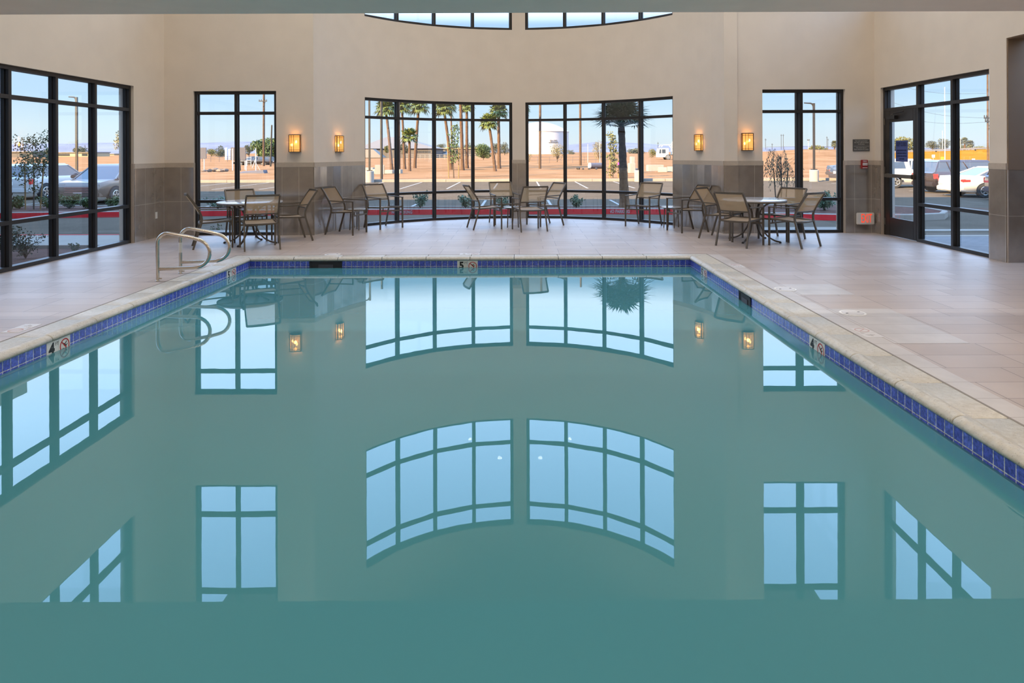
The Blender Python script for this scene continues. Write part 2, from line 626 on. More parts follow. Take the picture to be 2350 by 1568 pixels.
class Path:
    """plan polyline travelled so that the outside lies on the left hand"""
    def __init__(s, pts):
        s.p = [Vector(p) for p in pts]
        s.s = [0.0]
        for a, b in zip(s.p, s.p[1:]):
            s.s.append(s.s[-1] + (b - a).length)
        n = []
        for a, b in zip(s.p, s.p[1:]):
            d = (b - a).normalized()
            n.append(Vector((-d.y, d.x)))
        s.n = [n[0]] + [(a + b).normalized() / max(.5, (a + b).normalized().dot(a)) for a, b in zip(n, n[1:])] + [n[-1]]

    def pos(s, q, off=0.0):
        for i in range(len(s.s) - 1):
            if q <= s.s[i + 1] + 1e-9:
                u = (q - s.s[i]) / max(1e-9, s.s[i + 1] - s.s[i])
                p = s.p[i].lerp(s.p[i + 1], u)
                n = s.n[i].lerp(s.n[i + 1], u)
                return p + n * off
        return s.p[-1] + s.n[-1] * off


def wall(name, path, z0, z1, openings, m, off0=0.0, off1=WT, parent=None, ends=True, mb=None):
    """openings: (s0, s1, z0, z1). Inner face at off0, outer at off1 (left of travel)"""
    own = mb is None
    mb = mb or MB()
    ss = sorted(set([round(x, 5) for x in path.s] + [round(x, 5) for o in openings for x in o[:2] if 0 < x < path.s[-1]]))
    zs = sorted(set([z0, z1] + [z for o in openings for z in o[2:] if z0 < z < z1]))

    def hole(a, b):
        return any(o[0] - 1e-4 < a < o[1] + 1e-4 and o[2] - 1e-4 < b < o[3] + 1e-4 for o in openings)

    def quad(a, b, c, d, ua, ub, va, vb):
        mb.face([a, b, c, d], [(ua, va), (ub, va), (ub, vb), (ua, vb)])
    cells = {}
    for i in range(len(ss) - 1):
        for j in range(len(zs) - 1):
            cells[i, j] = not hole((ss[i] + ss[i + 1]) / 2, (zs[j] + zs[j + 1]) / 2)
    for (i, j), on in cells.items():
        if not on:
            continue
        a, b, c, d = ss[i], ss[i + 1], zs[j], zs[j + 1]
        p, q = path.pos(a, off0), path.pos(b, off0)
        P, Q = path.pos(a, off1), path.pos(b, off1)
        quad((q.x, q.y, c), (p.x, p.y, c), (p.x, p.y, d), (q.x, q.y, d), b, a, c, d)
        quad((P.x, P.y, c), (Q.x, Q.y, c), (Q.x, Q.y, d), (P.x, P.y, d), a, b, c, d)
        for di, dj in ((-1, 0), (1, 0), (0, -1), (0, 1)):
            nb = cells.get((i + di, j + dj))
            if nb:
                continue
            if di and nb is None and not ends:
                continue
            w = off1 - off0
            if di == -1:
                quad((p.x, p.y, c), (P.x, P.y, c), (P.x, P.y, d), (p.x, p.y, d), a, a + w, c, d)
            elif di == 1:
                quad((Q.x, Q.y, c), (q.x, q.y, c), (q.x, q.y, d), (Q.x, Q.y, d), b, b + w, c, d)
            elif dj == -1:
                quad((P.x, P.y, c), (p.x, p.y, c), (q.x, q.y, c), (Q.x, Q.y, c), a, b, c, c + w)
            else:
                quad((p.x, p.y, d), (P.x, P.y, d), (Q.x, Q.y, d), (q.x, q.y, d), a, b, d, d + w)
    if own:
        return mb.build(name, m, parent, kind='structure')


# ---- plan paths and openings
WZ1 = 2.73
UZ0, UZ1 = 4.44, 6.95
LOW_RAILS = [.64, 2.315]
UP_RAILS = [5.04, 6.50]
p_left = Path([(XL, YR0), (XL, YB)])
LWIN = (7.22 - YR0, 11.88 - YR0)
p_bl = Path([(XL, YB), (-3.878, YB)])
BLW = (at(444, YB) - XL, at(634, YB) - XL)
arcs = sorted(set([-ARC_A + 2 * ARC_A * i / 48 for i in range(49)] + [R(x) * sgn for x in (2.24, 55.3) for sgn in (-1, 1)]))
p_arc = Path([arc(a) for a in arcs])


def arc_s(a):
    i = min(range(len(arcs)), key=lambda k: abs(arcs[k] - a))
    return p_arc.s[i]


AW1 = (arc_s(-R(55.3)), arc_s(-R(2.24)))
AW2 = (arc_s(R(2.24)), arc_s(R(55.3)))
p_br = Path([(3.878, YB), (4.13, YB), (4.13, YB2), (XR, YB2)])
s0 = p_br.s[2]
BRW = (s0 + at(1750, YB2) - 4.13, s0 + at(1940, YB2) - 4.13)
p_right = Path([(XR, YB2), (XR, YR0)])
RWIN = (YB2 - 12.74, YB2 - 9.80)
ROPEN = (YB2 - 9.45, YB2 - 4.5)
p_back = Path([(XR, YR0), (XL, YR0)])

OP = {
    'left': (p_left, [(*LWIN, 0, WZ1), (*LWIN, UZ0, UZ1)]),
    'back_left': (p_bl, [(*BLW, 0, WZ1), (*BLW, UZ0, UZ1)]),
    'alcove': (p_arc, [(*AW1, 0, WZ1), (*AW2, 0, WZ1), (*AW1, UZ0, UZ1), (*AW2, UZ0, UZ1)]),
    'back_right': (p_br, [(*BRW, 0, WZ1), (*BRW, UZ0, UZ1)]),
    'right': (p_right, [(*RWIN, 0, WZ1), (*RWIN, UZ0, UZ1), (*ROPEN, 0, 3.11)]),
}
for k, (p, ops) in OP.items():
    wall('wall_' + k, p, 0, HC, ops, M['plaster'])
    tr = struct('wainscot_' + k)
    tr['kind'] = 'structure'
    wall('tile_panel', p, 0, CAP0, ops, M['tile_dark'], off0=-.012, off1=-.001, parent=tr)
    wall('cap_tile', p, CAP0, CAP1, ops, M['tile_cap'], off0=-.016, off1=-.001, parent=tr)
wall('wall_back', p_back, 0, LC, [], M['plaster'])
# tile lining of the window reveals
mb = MB()
for k, (p, ops) in OP.items():
    for o in ops:
        if o[2] > 0:
            continue
        for s_, sg in ((o[0], 1), (o[1], -1)):
            a, b = p.pos(s_ + sg * .001), p.pos(s_ + sg * .001, .07)
            t_ = (p.pos(min(p.s[-1], s_ + .02)) - p.pos(max(0, s_ - .02))).normalized() * .008 * sg
            mb.loft([[(a.x, a.y, .0), (b.x, b.y, .0), (b.x + t_.x, b.y + t_.y, .0), (a.x + t_.x, a.y + t_.y, .0)],
                     [(a.x, a.y, CAP1), (b.x, b.y, CAP1), (b.x + t_.x, b.y + t_.y, CAP1), (a.x + t_.x, a.y + t_.y, CAP1)]])
mb.build('trim_1', M['tile_cap'], kind='structure')

# side room seen through the opening on the right
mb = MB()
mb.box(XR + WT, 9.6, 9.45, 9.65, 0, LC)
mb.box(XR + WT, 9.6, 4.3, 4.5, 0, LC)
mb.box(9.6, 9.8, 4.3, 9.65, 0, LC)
mb.build('wall_side_room', M['shaded_plaster'], kind='structure')
mb = MB()
mb.face([(9.6, 9.438, 0), (XR + .02, 9.438, 0), (XR + .02, 9.438, CAP0), (9.6, 9.438, CAP0)], [(2.9, 0), (0.1, 0), (0.1, CAP0), (2.9, CAP0)])
mb.build('wainscot_side_room', M['tile_dark'], kind='structure')
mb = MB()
mb.box(XR + .012, 9.6, 9.432, 9.449, CAP0, 3.1)  # thin panels added over jamb and header, coloured as plaster in shade
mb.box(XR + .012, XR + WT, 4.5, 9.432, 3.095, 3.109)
mb.build('trim_4', M['shaded_plaster'], kind='structure')

# ceilings
mb = MB()
mb.box(XL - .3, 9.8, YR0 - .3, YS, LC, LC + .2)
mb.build('ceiling_low', M['ceiling'], kind='structure')
mb = MB()
mb.box(XL - .3, XR + .3, YS - .2, YS, LC + .2, HC)
mb.build('wall_soffit', M['plaster'], kind='structure')
mb = MB()
mb.box(XL - .3, XR + .3, YS - .2, 16.5, HC, HC + .2)
mb.build('ceiling', M['ceiling'], kind='structure')

# ------------------------------------------------------------------ floor and pool
PX0, PX1, PY0, PY1 = -3.97, 2.52, .91, 10.05
CW = .31
FZ = -.14
mb = MB()
jx0, jx1, jy0, jy1 = PX0 - CW - .012, PX1 + CW + .012, PY0 - CW - .012, PY1 + CW + .012
fa = R(76)
ym = ARC_Y + (ARC_R + .12) * math.cos(fa)


def top(x0, x1, y0, y1):
    mb.raw([(x0, y0, 0), (x1, y0, 0), (x1, y1, 0), (x0, y1, 0)], [(0, 1, 2, 3)])


top(XL - .2, jx0, YR0, ym)
top(jx1, XR + .2, YR0, ym)
top(XR + .2, 9.7, 4.3, 9.6)
top(jx0, jx1, jy1, ym)
top(jx0, jx1, YR0, jy0)
ap = [arc(-fa + 2 * fa * i / 40, ARC_R + .12) for i in range(41)]
mb.raw([(x, y, 0) for x, y in ap], [tuple(reversed(range(41)))])
# slab edge below the tiles
mb.box(XL - .2, jx0, YR0, 13.1, -.14, -.03)
mb.box(jx1, XR + .2, YR0, 13.1, -.14, -.03)
mb.box(jx0, jx1, jy1, 13.1, -.14, -.03)
mb.prism([arc(-R(70) + R(140) * i / 40, ARC_R + .1) for i in range(41)], -.14, -.03)
mb.build('floor', M['deck'], kind='structure')
mb = MB()
mb.box(jx1 + .002, 3.012, 1.0, 10.30, -.02, .0012)
mb.box(3.022, 3.626, 7.372, 7.972, -.02, .0010)
mb.box(3.022, 3.626, 5.500, 6.722, -.02, .0010)
mb.build('floor_pale_tile', M['deck_light'], kind='structure')
# joint around the coping
mb = MB()
for a in ((jx0 - .004, jx0 + .013, jy0, jy1), (jx1 - .013, jx1 + .004, jy0, jy1), (jx0, jx1, jy1 - .013, jy1 + .004), (jx0, jx1, jy0 - .004, jy0 + .013)):
    mb.box(*a, -.05, .0015)
mb.build('trim_2', M['joint'], kind='structure')

# coping stones: bullnosed, each about 63 cm long
PROF = [(0.31, -.05), (0.31, .0), (.115, .0005), (.10, .003), (.085, .009), (.068, .0155), (.048, .018), (.026, .0165), (.006, .009), (-.010, -.003), (-.018, -.018), (-.016, -.030), (-.006, -.040), (.02, -.05)]
mb = MB()


def coping_run(p0, p1, outv, mitre0=True, mitre1=True):
    p0, p1, outv = Vector(p0), Vector(p1), Vector(outv)
    L = (p1 - p0).length
    d = (p1 - p0) / L
    n = max(1, round(L / .63))
    g = .0035
    for i in range(n):
        a, b = L * i / n + (g if i else 0), L * (i + 1) / n - (g if i < n - 1 else 0)
        rings = []
        for u, edge in ((a, i == 0), (a + .004, None), (b - .004, None), (b, i == n - 1)):
            sh = .0 if edge is None else .003
            ring = []
            for (w, z) in PROF:
                k = 0
                if i == 0 and u < L / n / 2:
                    k = -w
                if i == n - 1 and u > L - L / n / 2:
                    k = w
                q = p0 + d * (u + k) + outv * (w + (sh if w < .05 else 0))
                ring.append((q.x, q.y, z - (sh if z > -.03 else 0)))
            rings.append(ring)
        mb.loft(rings)


coping_run((PX0, PY0), (PX0, PY1), (-1, 0))
coping_run((PX0, PY1), (PX1, PY1), (0, 1))
coping_run((PX1, PY1), (PX1, PY0), (1, 0))
coping_run((PX1, PY0), (PX0, PY0), (0, -1))
mb.build('trim_3', M['coping'], smooth=True, kind='structure')

# pool shell with a band of blue tile
mb = MB()
for (a, b) in (((PX0, PY0), (PX0, PY1)), ((PX0, PY1), (PX1, PY1)), ((PX1, PY1), (PX1, PY0)), ((PX1, PY0), (PX0, PY0))):
    L = math.dist(a, b)
    mb.face([(*a, -.6), (*b, -.6), (*b, -.04), (*a, -.04)], [(0, -.56), (L, -.56), (L, 0), (0, 0)])
mb.build('wall_pool', M['pool_tile'], kind='structure')
mb = MB()
mb.box(PX0 - .2, PX1 + .2, PY0 - .2, PY1 + .2, -.8, -.6)
mb.build('floor_pool', M['white'], kind='structure')
mb = MB()
nx, ny = 12, 16
vs = [(PX0 + (PX1 - PX0) * i / nx, PY0 + (PY1 - PY0) * j / ny, FZ) for j in range(ny + 1) for i in range(nx + 1)]
mb.raw(vs, [(j * (nx + 1) + i, j * (nx + 1) + i + 1, (j + 1) * (nx + 1) + i + 1, (j + 1) * (nx + 1) + i) for j in range(ny) for i in range(nx)])
w = mb.build('pool_water', M['water'], kind='structure')
w['label'] = 'still teal water filling the indoor pool'


# ------------------------------------------------------------------ windows
def window(name, path, s0, s1, z0, z1, cols, rails, fw=.055, fd=.11, inset=.05, door=None, side0=True):
    root = struct(name)
    fr = MB()
    xs = cols

    def member(sa, sb, za, zb, d0=inset, d1=inset + fd):
        a0, b0, a1, b1 = path.pos(sa, d0), path.pos(sb, d0), path.pos(sa, d1), path.pos(sb, d1)
        fr.loft([[(a0.x, a0.y, za), (b0.x, b0.y, za), (b1.x, b1.y, za), (a1.x, a1.y, za)],
                 [(a0.x, a0.y, zb), (b0.x, b0.y, zb), (b1.x, b1.y, zb), (a1.x, a1.y, zb)]])
    h = fw / 2
    for i, x in enumerate(xs):
        a, b = x - h, x + h
        if i == 0:
            a, b = s0, s0 + fw
        if i == len(xs) - 1:
            a, b = s1 - fw, s1
        member(a, b, z0, z1)
        # thin projecting stop beside the glass
        member(a - .012 if i else a, b + .012 if i < len(xs) - 1 else b, z0, z1, inset + fd * .45, inset + fd * .75)
    for i in range(len(xs) - 1):
        a = xs[i] + h if i else s0 + fw
        b = xs[i + 1] - h if i < len(xs) - 2 else s1 - fw
        zz = [z0] + list(rails) + [z1]
        if door == i:
            zz = [z0 + 2.30] + [r for r in rails if r > 2.2] + [z1]
            zz = [rails[-1], z1]
        for k, zr in enumerate(zz):
            za, zb = zr - h, zr + h
            if k == 0 and door != i:
                za, zb = z0, z0 + fw
            if k == len(zz) - 1:
                za, zb = z1 - fw, z1
            member(a, b, za, zb)
            lo = zb
            if k < len(zz) - 1:
                hi = zz[k + 1] - h if k < len(zz) - 2 else z1 - fw
                g = MB()
                dd = inset + fd * .6
                p, q = path.pos(a - .008, dd), path.pos(b + .008, dd)
                g.raw([(p.x, p.y, lo - .008), (q.x, q.y, lo - .008), (q.x, q.y, hi + .008), (p.x, p.y, hi + .008)], [(0, 1, 2, 3)])
                g.build('pane', M['glass'], root)
    fr.build('window_frame', M['frame'], root)
    return root


def even(a, b, n):
    return [a + (b - a) * i / n for i in range(n + 1)]


# lower windows
lcols = [LWIN[0]] + [11.82 - .92 * k - YR0 for k in (5, 4, 3, 2, 1)][1:] + [LWIN[1]]
lcols = sorted(lcols)
window('window_1', p_left, *LWIN, 0, WZ1, lcols, LOW_RAILS)
window('window_2', p_bl, *BLW, 0, WZ1, even(*BLW, 2), LOW_RAILS)
window('window_3', p_arc, *AW1, 0, WZ1, even(*AW1, 4), LOW_RAILS)
window('window_4', p_arc, *AW2, 0, WZ1, even(*AW2, 4), LOW_RAILS)
window('window_5', p_br, *BRW, 0, WZ1, even(*BRW, 2), LOW_RAILS)
rcols = [RWIN[0], YB2 - 11.66, YB2 - 10.73, RWIN[1]]
window('window_6', p_right, *RWIN, 0, WZ1, rcols, LOW_RAILS, door=0)
# upper windows
window('window_7', p_left, *LWIN, UZ0, UZ1, lcols, UP_RAILS)
window('window_8', p_bl, *BLW, UZ0, UZ1, even(*BLW, 2), UP_RAILS)
window('window_9', p_arc, *AW1, UZ0, UZ1, even(*AW1, 4), UP_RAILS)
window('window_10', p_arc, *AW2, UZ0, UZ1, even(*AW2, 4), UP_RAILS)
window('window_11', p_br, *BRW, UZ0, UZ1, even(*BRW, 2), UP_RAILS)
window('window_12', p_right, *RWIN, UZ0, UZ1, rcols, UP_RAILS)

# ------------------------------------------------------------------ exit door in the right wall (local: x along -Y of the room)
door = struct('door_1', (XR + .05, 12.68, 0))
DW = .985
mb = MB()
DT = .05
mb.box(0, DT, -.15, 0, .01, 2.285)
mb.box(0, DT, -DW, -DW + .09, .01, 2.285)
mb.box(0, DT, -DW + .09, -.15, 2.08, 2.285)
mb.box(0, DT, -DW + .09, -.15, .01, .335)
mb.build('door_leaf', M['frame'], door, bevel=.003)
mb = MB()
mb.raw([(.03, -.15, .335), (.03, -DW + .09, .335), (.03, -DW + .09, 2.08), (.03, -.15, 2.08)], [(0, 1, 2, 3)])
mb.build('pane', M['glass'], door)
mb = MB()
mb.box(-.055, -.02, -DW + .06, -.06, 1.07, 1.135)
mb.box(-.02, .0, -.16, -.06, 1.06, 1.145)
mb.box(-.02, .0, -DW + .04, -DW + .12, 1.06, 1.145)
mb.build('push_bar', M['bronze'], door, bevel=.004)
mb = MB()
mb.tube([(.05, -DW + .05, .92), (.10, -DW + .05, .96), (.115, -DW + .05, 1.11), (.10, -DW + .05, 1.26), (.05, -DW + .05, 1.30)], .012, 8)
mb.build('pull_handle', M['steel'], door, smooth=True)
mb = MB()
mb.box(-.06, 0, -.42, -.14, 2.13, 2.19)
mb.tube([(-.05, -.30, 2.20), (-.12, -.5, 2.22), (-.03, -.66, 2.25)], .012, 6)
mb.build('door_closer', M['frame'], door)
for z in (.25, 1.2, 2.1):
    mb = MB()
    mb.tube([(-.006, .004, z - .06), (-.006, .004, z + .06)], .012, 8)
    mb.build('hinge', M['bronze'], door, smooth=True)

# notice stuck on the door glass
yn = -.51
nt_ = thing('door_notice', 'blue paper notice reading keep closed stuck on the exit door glass', 'sign', (XR + .07, 12.68 + yn, 1.57))
mb = MB()
mb.box(0, .003, -.19, .19, -.21, .17)
mb.build('sheet', M['notice_blue'], nt_)
text('KEEP CLOSED', .10, M['notice_ink'], nt_, (-.002, 0, .10), (0, -1, 0), (0, 0, 1), 'heading', .001, sx=.52, bold=.002)
for k, ln in enumerate(('THIS DOOR MUST BE KEPT', 'CLOSED AND LOCKED AT', 'ALL TIMES WHEN THE POOL', 'IS NOT IN USE')):
    text(ln, .038, M['notice_ink'], nt_, (-.002, 0, -.01 - .05 * k), (0, -1, 0), (0, 0, 1), 'lettering', .001, sx=.66)


# ------------------------------------------------------------------ wall things
def wall_frame(origin, normal):
    """Empty whose local -Y points into the room along `normal`"""
    n = Vector((normal[0], normal[1], 0)).normalized()
    return math.atan2(n.x, -n.y)


def sconce(x, y, z, normal, label):
    t = thing('wall_sconce', label, 'wall lamp', (x, y, z), wall_frame((x, y), normal), 'amber wall sconces')
    W_, H_, D_ = .105, .165, .10

    def bow(u, k=0.0):      # front bulge across the width
        return -(.055 + (.045 + k) * math.cos(u * PI / 2))
    mb = MB()
    mb.box(-W_, W_, -.012, 0, -H_, H_)
    mb.build('back_plate', M['lamp_metal'], t)
    mb = MB()
    us = [-1 + 2 * i / 10 for i in range(11)]
    for za, zb in ((-H_, -H_ + .012), (H_ - .012, H_), (-H_ + .037, -H_ + .043), (H_ - .043, H_ - .037)):
        ring = []
        for zz in (za, zb):
            ring.append([(u * W_, bow(u), zz) for u in us] + [(u * W_, bow(u) + .012, zz) for u in reversed(us)])
        mb.loft(ring)
    for u in (-.985, -.5, -.02, .985):
        hw = .012 if abs(u) > .9 else .0045
        mb.box(u * W_ - hw * .5, u * W_ + hw * .5, bow(u) - .002, bow(u) + .012, -H_, H_)
    for sg in (-1, 1):
        mb.box(sg * W_ - .004, sg * W_ + .004, -.058, -.008, -H_, -H_ + .012)
        mb.box(sg * W_ - .004, sg * W_ + .004, -.058, -.008, H_ - .012, H_)
        mb.box(sg * W_ - .004, sg * W_ + .004, -.058, -.05, -H_, H_)
    mb.prism([(u * W_ * .97, bow(u) + .008) for u in us] + [(W_ * .97, -.012), (-W_ * .97, -.012)], -H_, -H_ + .005)
    mb.build('lamp_frame', M['lamp_metal'], t)
    mb = MB()
    ring = []
    for zz in (-H_ + .012, H_ - .012):
        ring.append([(u * W_ * .97, bow(u) + .006, zz) for u in us])
    vs = ring[0] + ring[1]
    mb.raw(vs, [(i, i + 1, i + 12, i + 11) for i in range(10)])
    for sg in (-1, 1):
        mb.raw([(sg * W_ * .97, -.05, -H_ + .012), (sg * W_ * .97, -.015, -H_ + .012), (sg * W_ * .97, -.015, H_ - .012), (sg * W_ * .97, -.05, H_ - .012)], [(0, 1, 2, 3)])
    mb.build('lamp_shade', M['amber_glass'], t, smooth=True)
    for (bx, bz) in ((-.055, -.03), (.03, .03)):
        mb = MB()
        mb.ball((bx, -.05, bz), .02, .02, .03, 10, 6)
        mb.build('bulb', M['bulb'], t, smooth=True)
    for dz, e in ((.0, 4.5), (.13, .5)):
        L = bpy.data.lights.new('sconce_light', 'POINT')
        L.energy = e
        L.color = (1.0, .48, .14)
        L.shadow_soft_size = .03
        lo = bpy.data.objects.new('sconce_light', L)
        COL.objects.link(lo)
        lo.parent = t
        lo.location = (0, -.045, dz) if dz == 0 else (0, -.05, H_ - .045)
    return t


def amber_glass():
    m = mat('amber glass', (.95, .55, .18), .45, emit=(1.0, .46, .10), estr=.95)
    t = m.node_tree
    o = t.nodes['Material Output']
    b = t.nodes['Principled BSDF']
    tr = t.nodes.new('ShaderNodeBsdfTransparent')
    tr.inputs[0].default_value = (1, .75, .4, 1)
    mx = t.nodes.new('ShaderNodeMixShader')
    mx.inputs[0].default_value = .22
    t.links.new(b.outputs[0], mx.inputs[1])
    t.links.new(tr.outputs[0], mx.inputs[2])
    t.links.new(mx.outputs[0], o.inputs[0])
    return m


M['amber_glass'] = amber_glass()
ys = 13.71
sconce(at(678, YB), YB - .001, 1.735, (0, -1), 'lit amber sconce on the flat wall above the left round table')
sconce(-3.63, ys, 1.735, (3.63, ARC_Y - ys), 'lit amber sconce at the left end of the curved wall')
sconce(3.63, ys, 1.735, (-3.63, ARC_Y - ys), 'lit amber sconce at the right end of the curved wall')
sconce(at(1714, YB2), YB2 - .001, 1.735, (0, -1), 'lit amber sconce on the flat wall above the right round table')

# plaque
t = thing('wall_plaque', 'grey rules plaque with pale lettering beside the exit door', 'sign', (at(1976, YB2), YB2 - .001, pz(1976, 333.5, YB2)))
mb = MB()
mb.box(-.16, .16, -.012, 0, -.112, .112)
mb.build('board', M['plaque'], t, bevel=.003)
text('For your protection\nthis door will be locked\nat all times.', .028, M['plaque_text'], t, (0, -.013, .052), (1, 0, 0), (0, 0, 1), 'notice_text', .001, line=1.1)
mb = MB()
mb.box(-.145, .145, -.0145, -.012, -.021, -.017)
mb.build('divider_line', M['plaque_text'], t)
text('Use room key or\nfront entrance for entry.', .028, M['plaque_text'], t, (0, -.013, -.062), (1, 0, 0), (0, 0, 1), 'entry_text', .001, line=1.1)
# fire alarm
t = thing('fire_alarm_pull', 'small red fire alarm pull box on the tile by the exit door', 'fire alarm', (at(1981, YB2), YB2 - .013, pz(1981, 377, YB2)))
mb = MB()
mb.box(-.058, .058, -.05, 0, -.083, .083)
mb.build('alarm_box', M['fire_red'], t, bevel=.006)
mb = MB()
mb.box(-.045, .045, -.062, -.05, -.022, .026)
mb.build('pull_handle', M['white_plastic'], t, bevel=.003)
text('FIRE', .042, M['white_plastic'], t, (0, -.051, .055), (1, 0, 0), (0, 0, 1), 'lettering', .001)
text('PULL DOWN', .016, M['fire_red'], t, (0, -.063, .0), (1, 0, 0), (0, 0, 1), 'handle_text', .001)
mb = MB()
mb.box(-.045, .045, -.052, -.05, -.07, -.06)
mb.build('white_band', M['white_plastic'], t)
# exit sign low on the wall
t = thing('exit_sign', 'lit low level exit sign with red letters at floor height', 'exit sign', (at(1983, YB2), YB2 - .013, pz(1983, 501.5, YB2)))
mb = MB()
mb.box(-.165, .165, -.045, 0, -.112, .112)
mb.build('housing', M['exit_white'], t, bevel=.012)
text('EXIT', .235, M['exit_red'], t, (.012, -.046, .0), (1, 0, 0), (0, 0, 1), 'lettering', .001, sx=.43, bold=.001)
# outlet on the left tile
t = thing('wall_outlet', 'white outlet cover low on the left tile wall', 'outlet', (XL + .013, YB - (at(361, YB) - XL) * 0 - .32, pz(361, 494, 12.6)))
mb = MB()
mb.box(0, .006, -.036, .036, -.06, .06)
mb.build('cover_plate', M['white_plastic'], t, bevel=.002)
for z in (-.025, .025):
    mb = MB()
    mb.box(.006, .008, -.016, .016, z - .014, z + .014)
    mb.build('socket', M['white'], t, bevel=.001)

# wall air vents high on the curved wall and downlights in the ceilings
for i, a in enumerate((-58, -43, -26, -13, 0, 13, 26, 43, 58)):
    x, y = arc(R(a), ARC_R - .004)
    t = thing('wall_vent', 'beige slotted air vent high on the curved wall', 'vent', (x, y, 7.85), wall_frame((x, y), (-x, ARC_Y - y)), 'air vents along the curved wall')
    mb = MB()
    for z in (-.05, .05):
        mb.box(-.2, .2, -.012, 0, z - .012, z + .012)
    for xx in (-.19, .19):
        mb.box(xx - .012, xx + .012, -.012, 0, -.05, .05)
    mb.build('frame', M['ceiling'], t)
    mb = MB()
    for z in (-.025, 0, .025):
        mb.box(-.18, .18, -.009, -.003, z - .006, z + .006)
    mb.build('grille', M['ceiling'], t)
proto = None


def downlight(x, y, z, e, lab, grp, col=(1.0, .94, .87)):
    t = thing('ceiling_downlight', lab, 'ceiling light', (x, y, z), 0, grp)
    mb = MB()
    mb.lathe([(.11, -.006), (.11, 0), (.075, 0), (.075, -.006)], 24, ring=True)
    mb.build('trim_ring', M['white_plastic'], t, smooth=True)
    mb = MB()
    mb.lathe([(.07, -.004), (.07, -.002)], 20)
    mb.build('lens', M['can'], t)
    L = bpy.data.lights.new('downlight', 'SPOT')
    L.energy = e
    L.color = col
    L.spot_size = R(165)
    L.spot_blend = 1.0
    L.shadow_soft_size = .07
    lo = bpy.data.objects.new('downlight', L)
    COL.objects.link(lo)
    lo.parent = t
    lo.location = (0, 0, -.03)


LOW_FILL_E, HIGH_E = 112, 255
for yy in (-2.6, .2, 3.0, 5.6):  # low ceiling downlights are added out of view as fill light
    for xx in (-5.2, -2.6, 0, 2.6, 5.2):
        downlight(xx, yy, LC, LOW_FILL_E, 'unseen downlight added as fill in the low ceiling', 'added fill downlights in the low ceiling', (1.0, .87, .73))
for xx, yy, ee in ((-4.6, 9.2, 1.5), (-1.6, 9.2, 1.0), (1.6, 9.2, 1.0), (4.6, 9.2, 1.5), (-3.4, 11.4, 1.3), (0, 11.8, .65), (3.4, 11.4, 1.3), (-1.6, 14, .4), (1.6, 14, .4)):
    downlight(xx, yy, HC, HIGH_E * ee, 'round recessed downlight in the high ceiling', 'downlights in the high ceiling')


# ------------------------------------------------------------------ pool fittings
def nodive(mb, c, r, right, up, out, w=.010):
    """ring with a bar"""
    c, right, up, out = Vector(c), Vector(right), Vector(up), Vector(out)
    n = 28
    rings = []
    for rr, k in ((r, 0), (r, 1), (r - w, 1), (r - w, 0)):
        rings.append([c + right * rr * math.cos(2 * PI * j / n) + up * rr * math.sin(2 * PI * j / n) + out * .0012 * k for j in range(n)])
    rings.append(rings[0])
    mb.loft(rings, cap=False)
    a = (right - up).normalized()
    b = (right + up).normalized()
    mb.obox(c + out * .0006, a * (r - w * .5), b * w * .45, out * .0006)


def diver(mb, c, s, right, up, out):
    c, right, up, out = Vector(c), Vector(right), Vector(up), Vector(out)

    def bar(x0, y0, x1, y1, w):
        a, b = c + right * x0 * s + up * y0 * s, c + right * x1 * s + up * y1 * s
        d = (b - a)
        mb.obox((a + b) / 2 + out * .0004, d / 2, d.normalized().cross(out) * w * s, out * .0004)
    bar(-.35, .35, .0, .15, .07)
    bar(.0, .15, .35, .45, .06)
    bar(.0, .15, .25, -.1, .09)
    bar(.25, -.1, .45, .15, .05)
    bar(-.5, -.35, -.15, -.28, .05)
    bar(-.05, -.35, .3, -.28, .05)


def depth_marker(num, p, right, out, label):
    """pair of white 15 cm tiles set in the waterline band"""
    right, out = Vector(right), Vector(out)
    t = thing('depth_marker', label, 'depth marker', (p[0], p[1], -.118))
    S = .076
    up = Vector((0, 0, 1))
    for k in (-1, 1):
        mb = MB()
        mb.obox(right * S * k + out * .002, right * (S - .0015), out * .002, up * S)
        mb.build('tile', M['white'], t, bevel=.0008)
    text(num, .135, M['black_ink'], t, right * (-S - .012) + out * .0043 + up * .006, right, up, 'numeral', .0006, bold=.006, sx=1.0)
    text('FT', .042, M['black_ink'], t, right * (-.022) + out * .0043 + up * .042, right, up, 'unit', .0006)
    mb = MB()
    nodive(mb, right * S + out * .0042, .062, right, up, out)
    mb.build('prohibition_ring', M['red_ink'], t)
    mb = MB()
    diver(mb, right * S + out * .0042, .075, right, up, out)
    mb.build('diver_symbol', M['black_ink'], t)


def ymark(X, pxa, pxb):
    return (X * F / (pxa - CX) + X * F / (pxb - CX)) / 2


depth_marker('4', (PX0, ymark(PX0, 103, 160)), (0, 1, 0), (1, 0, 0), 'white 4 FT depth marker in the left pool edge nearest the camera')
depth_marker('5', (PX0, ymark(PX0, 517, 542)), (0, 1, 0), (1, 0, 0), 'white 5 FT depth marker in the left pool edge by the handrails')
depth_marker('5', (at(1072, PY1), PY1), (1, 0, 0), (0, -1, 0), 'white 5 FT depth marker centred in the far pool edge')
depth_marker('5', (PX1, ymark(PX1, 1608, 1622)), (0, -1, 0), (-1, 0, 0), 'white 5 FT depth marker in the right pool edge at the far corner')
depth_marker('4', (PX1, ymark(PX1, 1855, 1894)), (0, -1, 0), (-1, 0, 0), 'white 4 FT depth marker in the right pool edge below the deck lid')


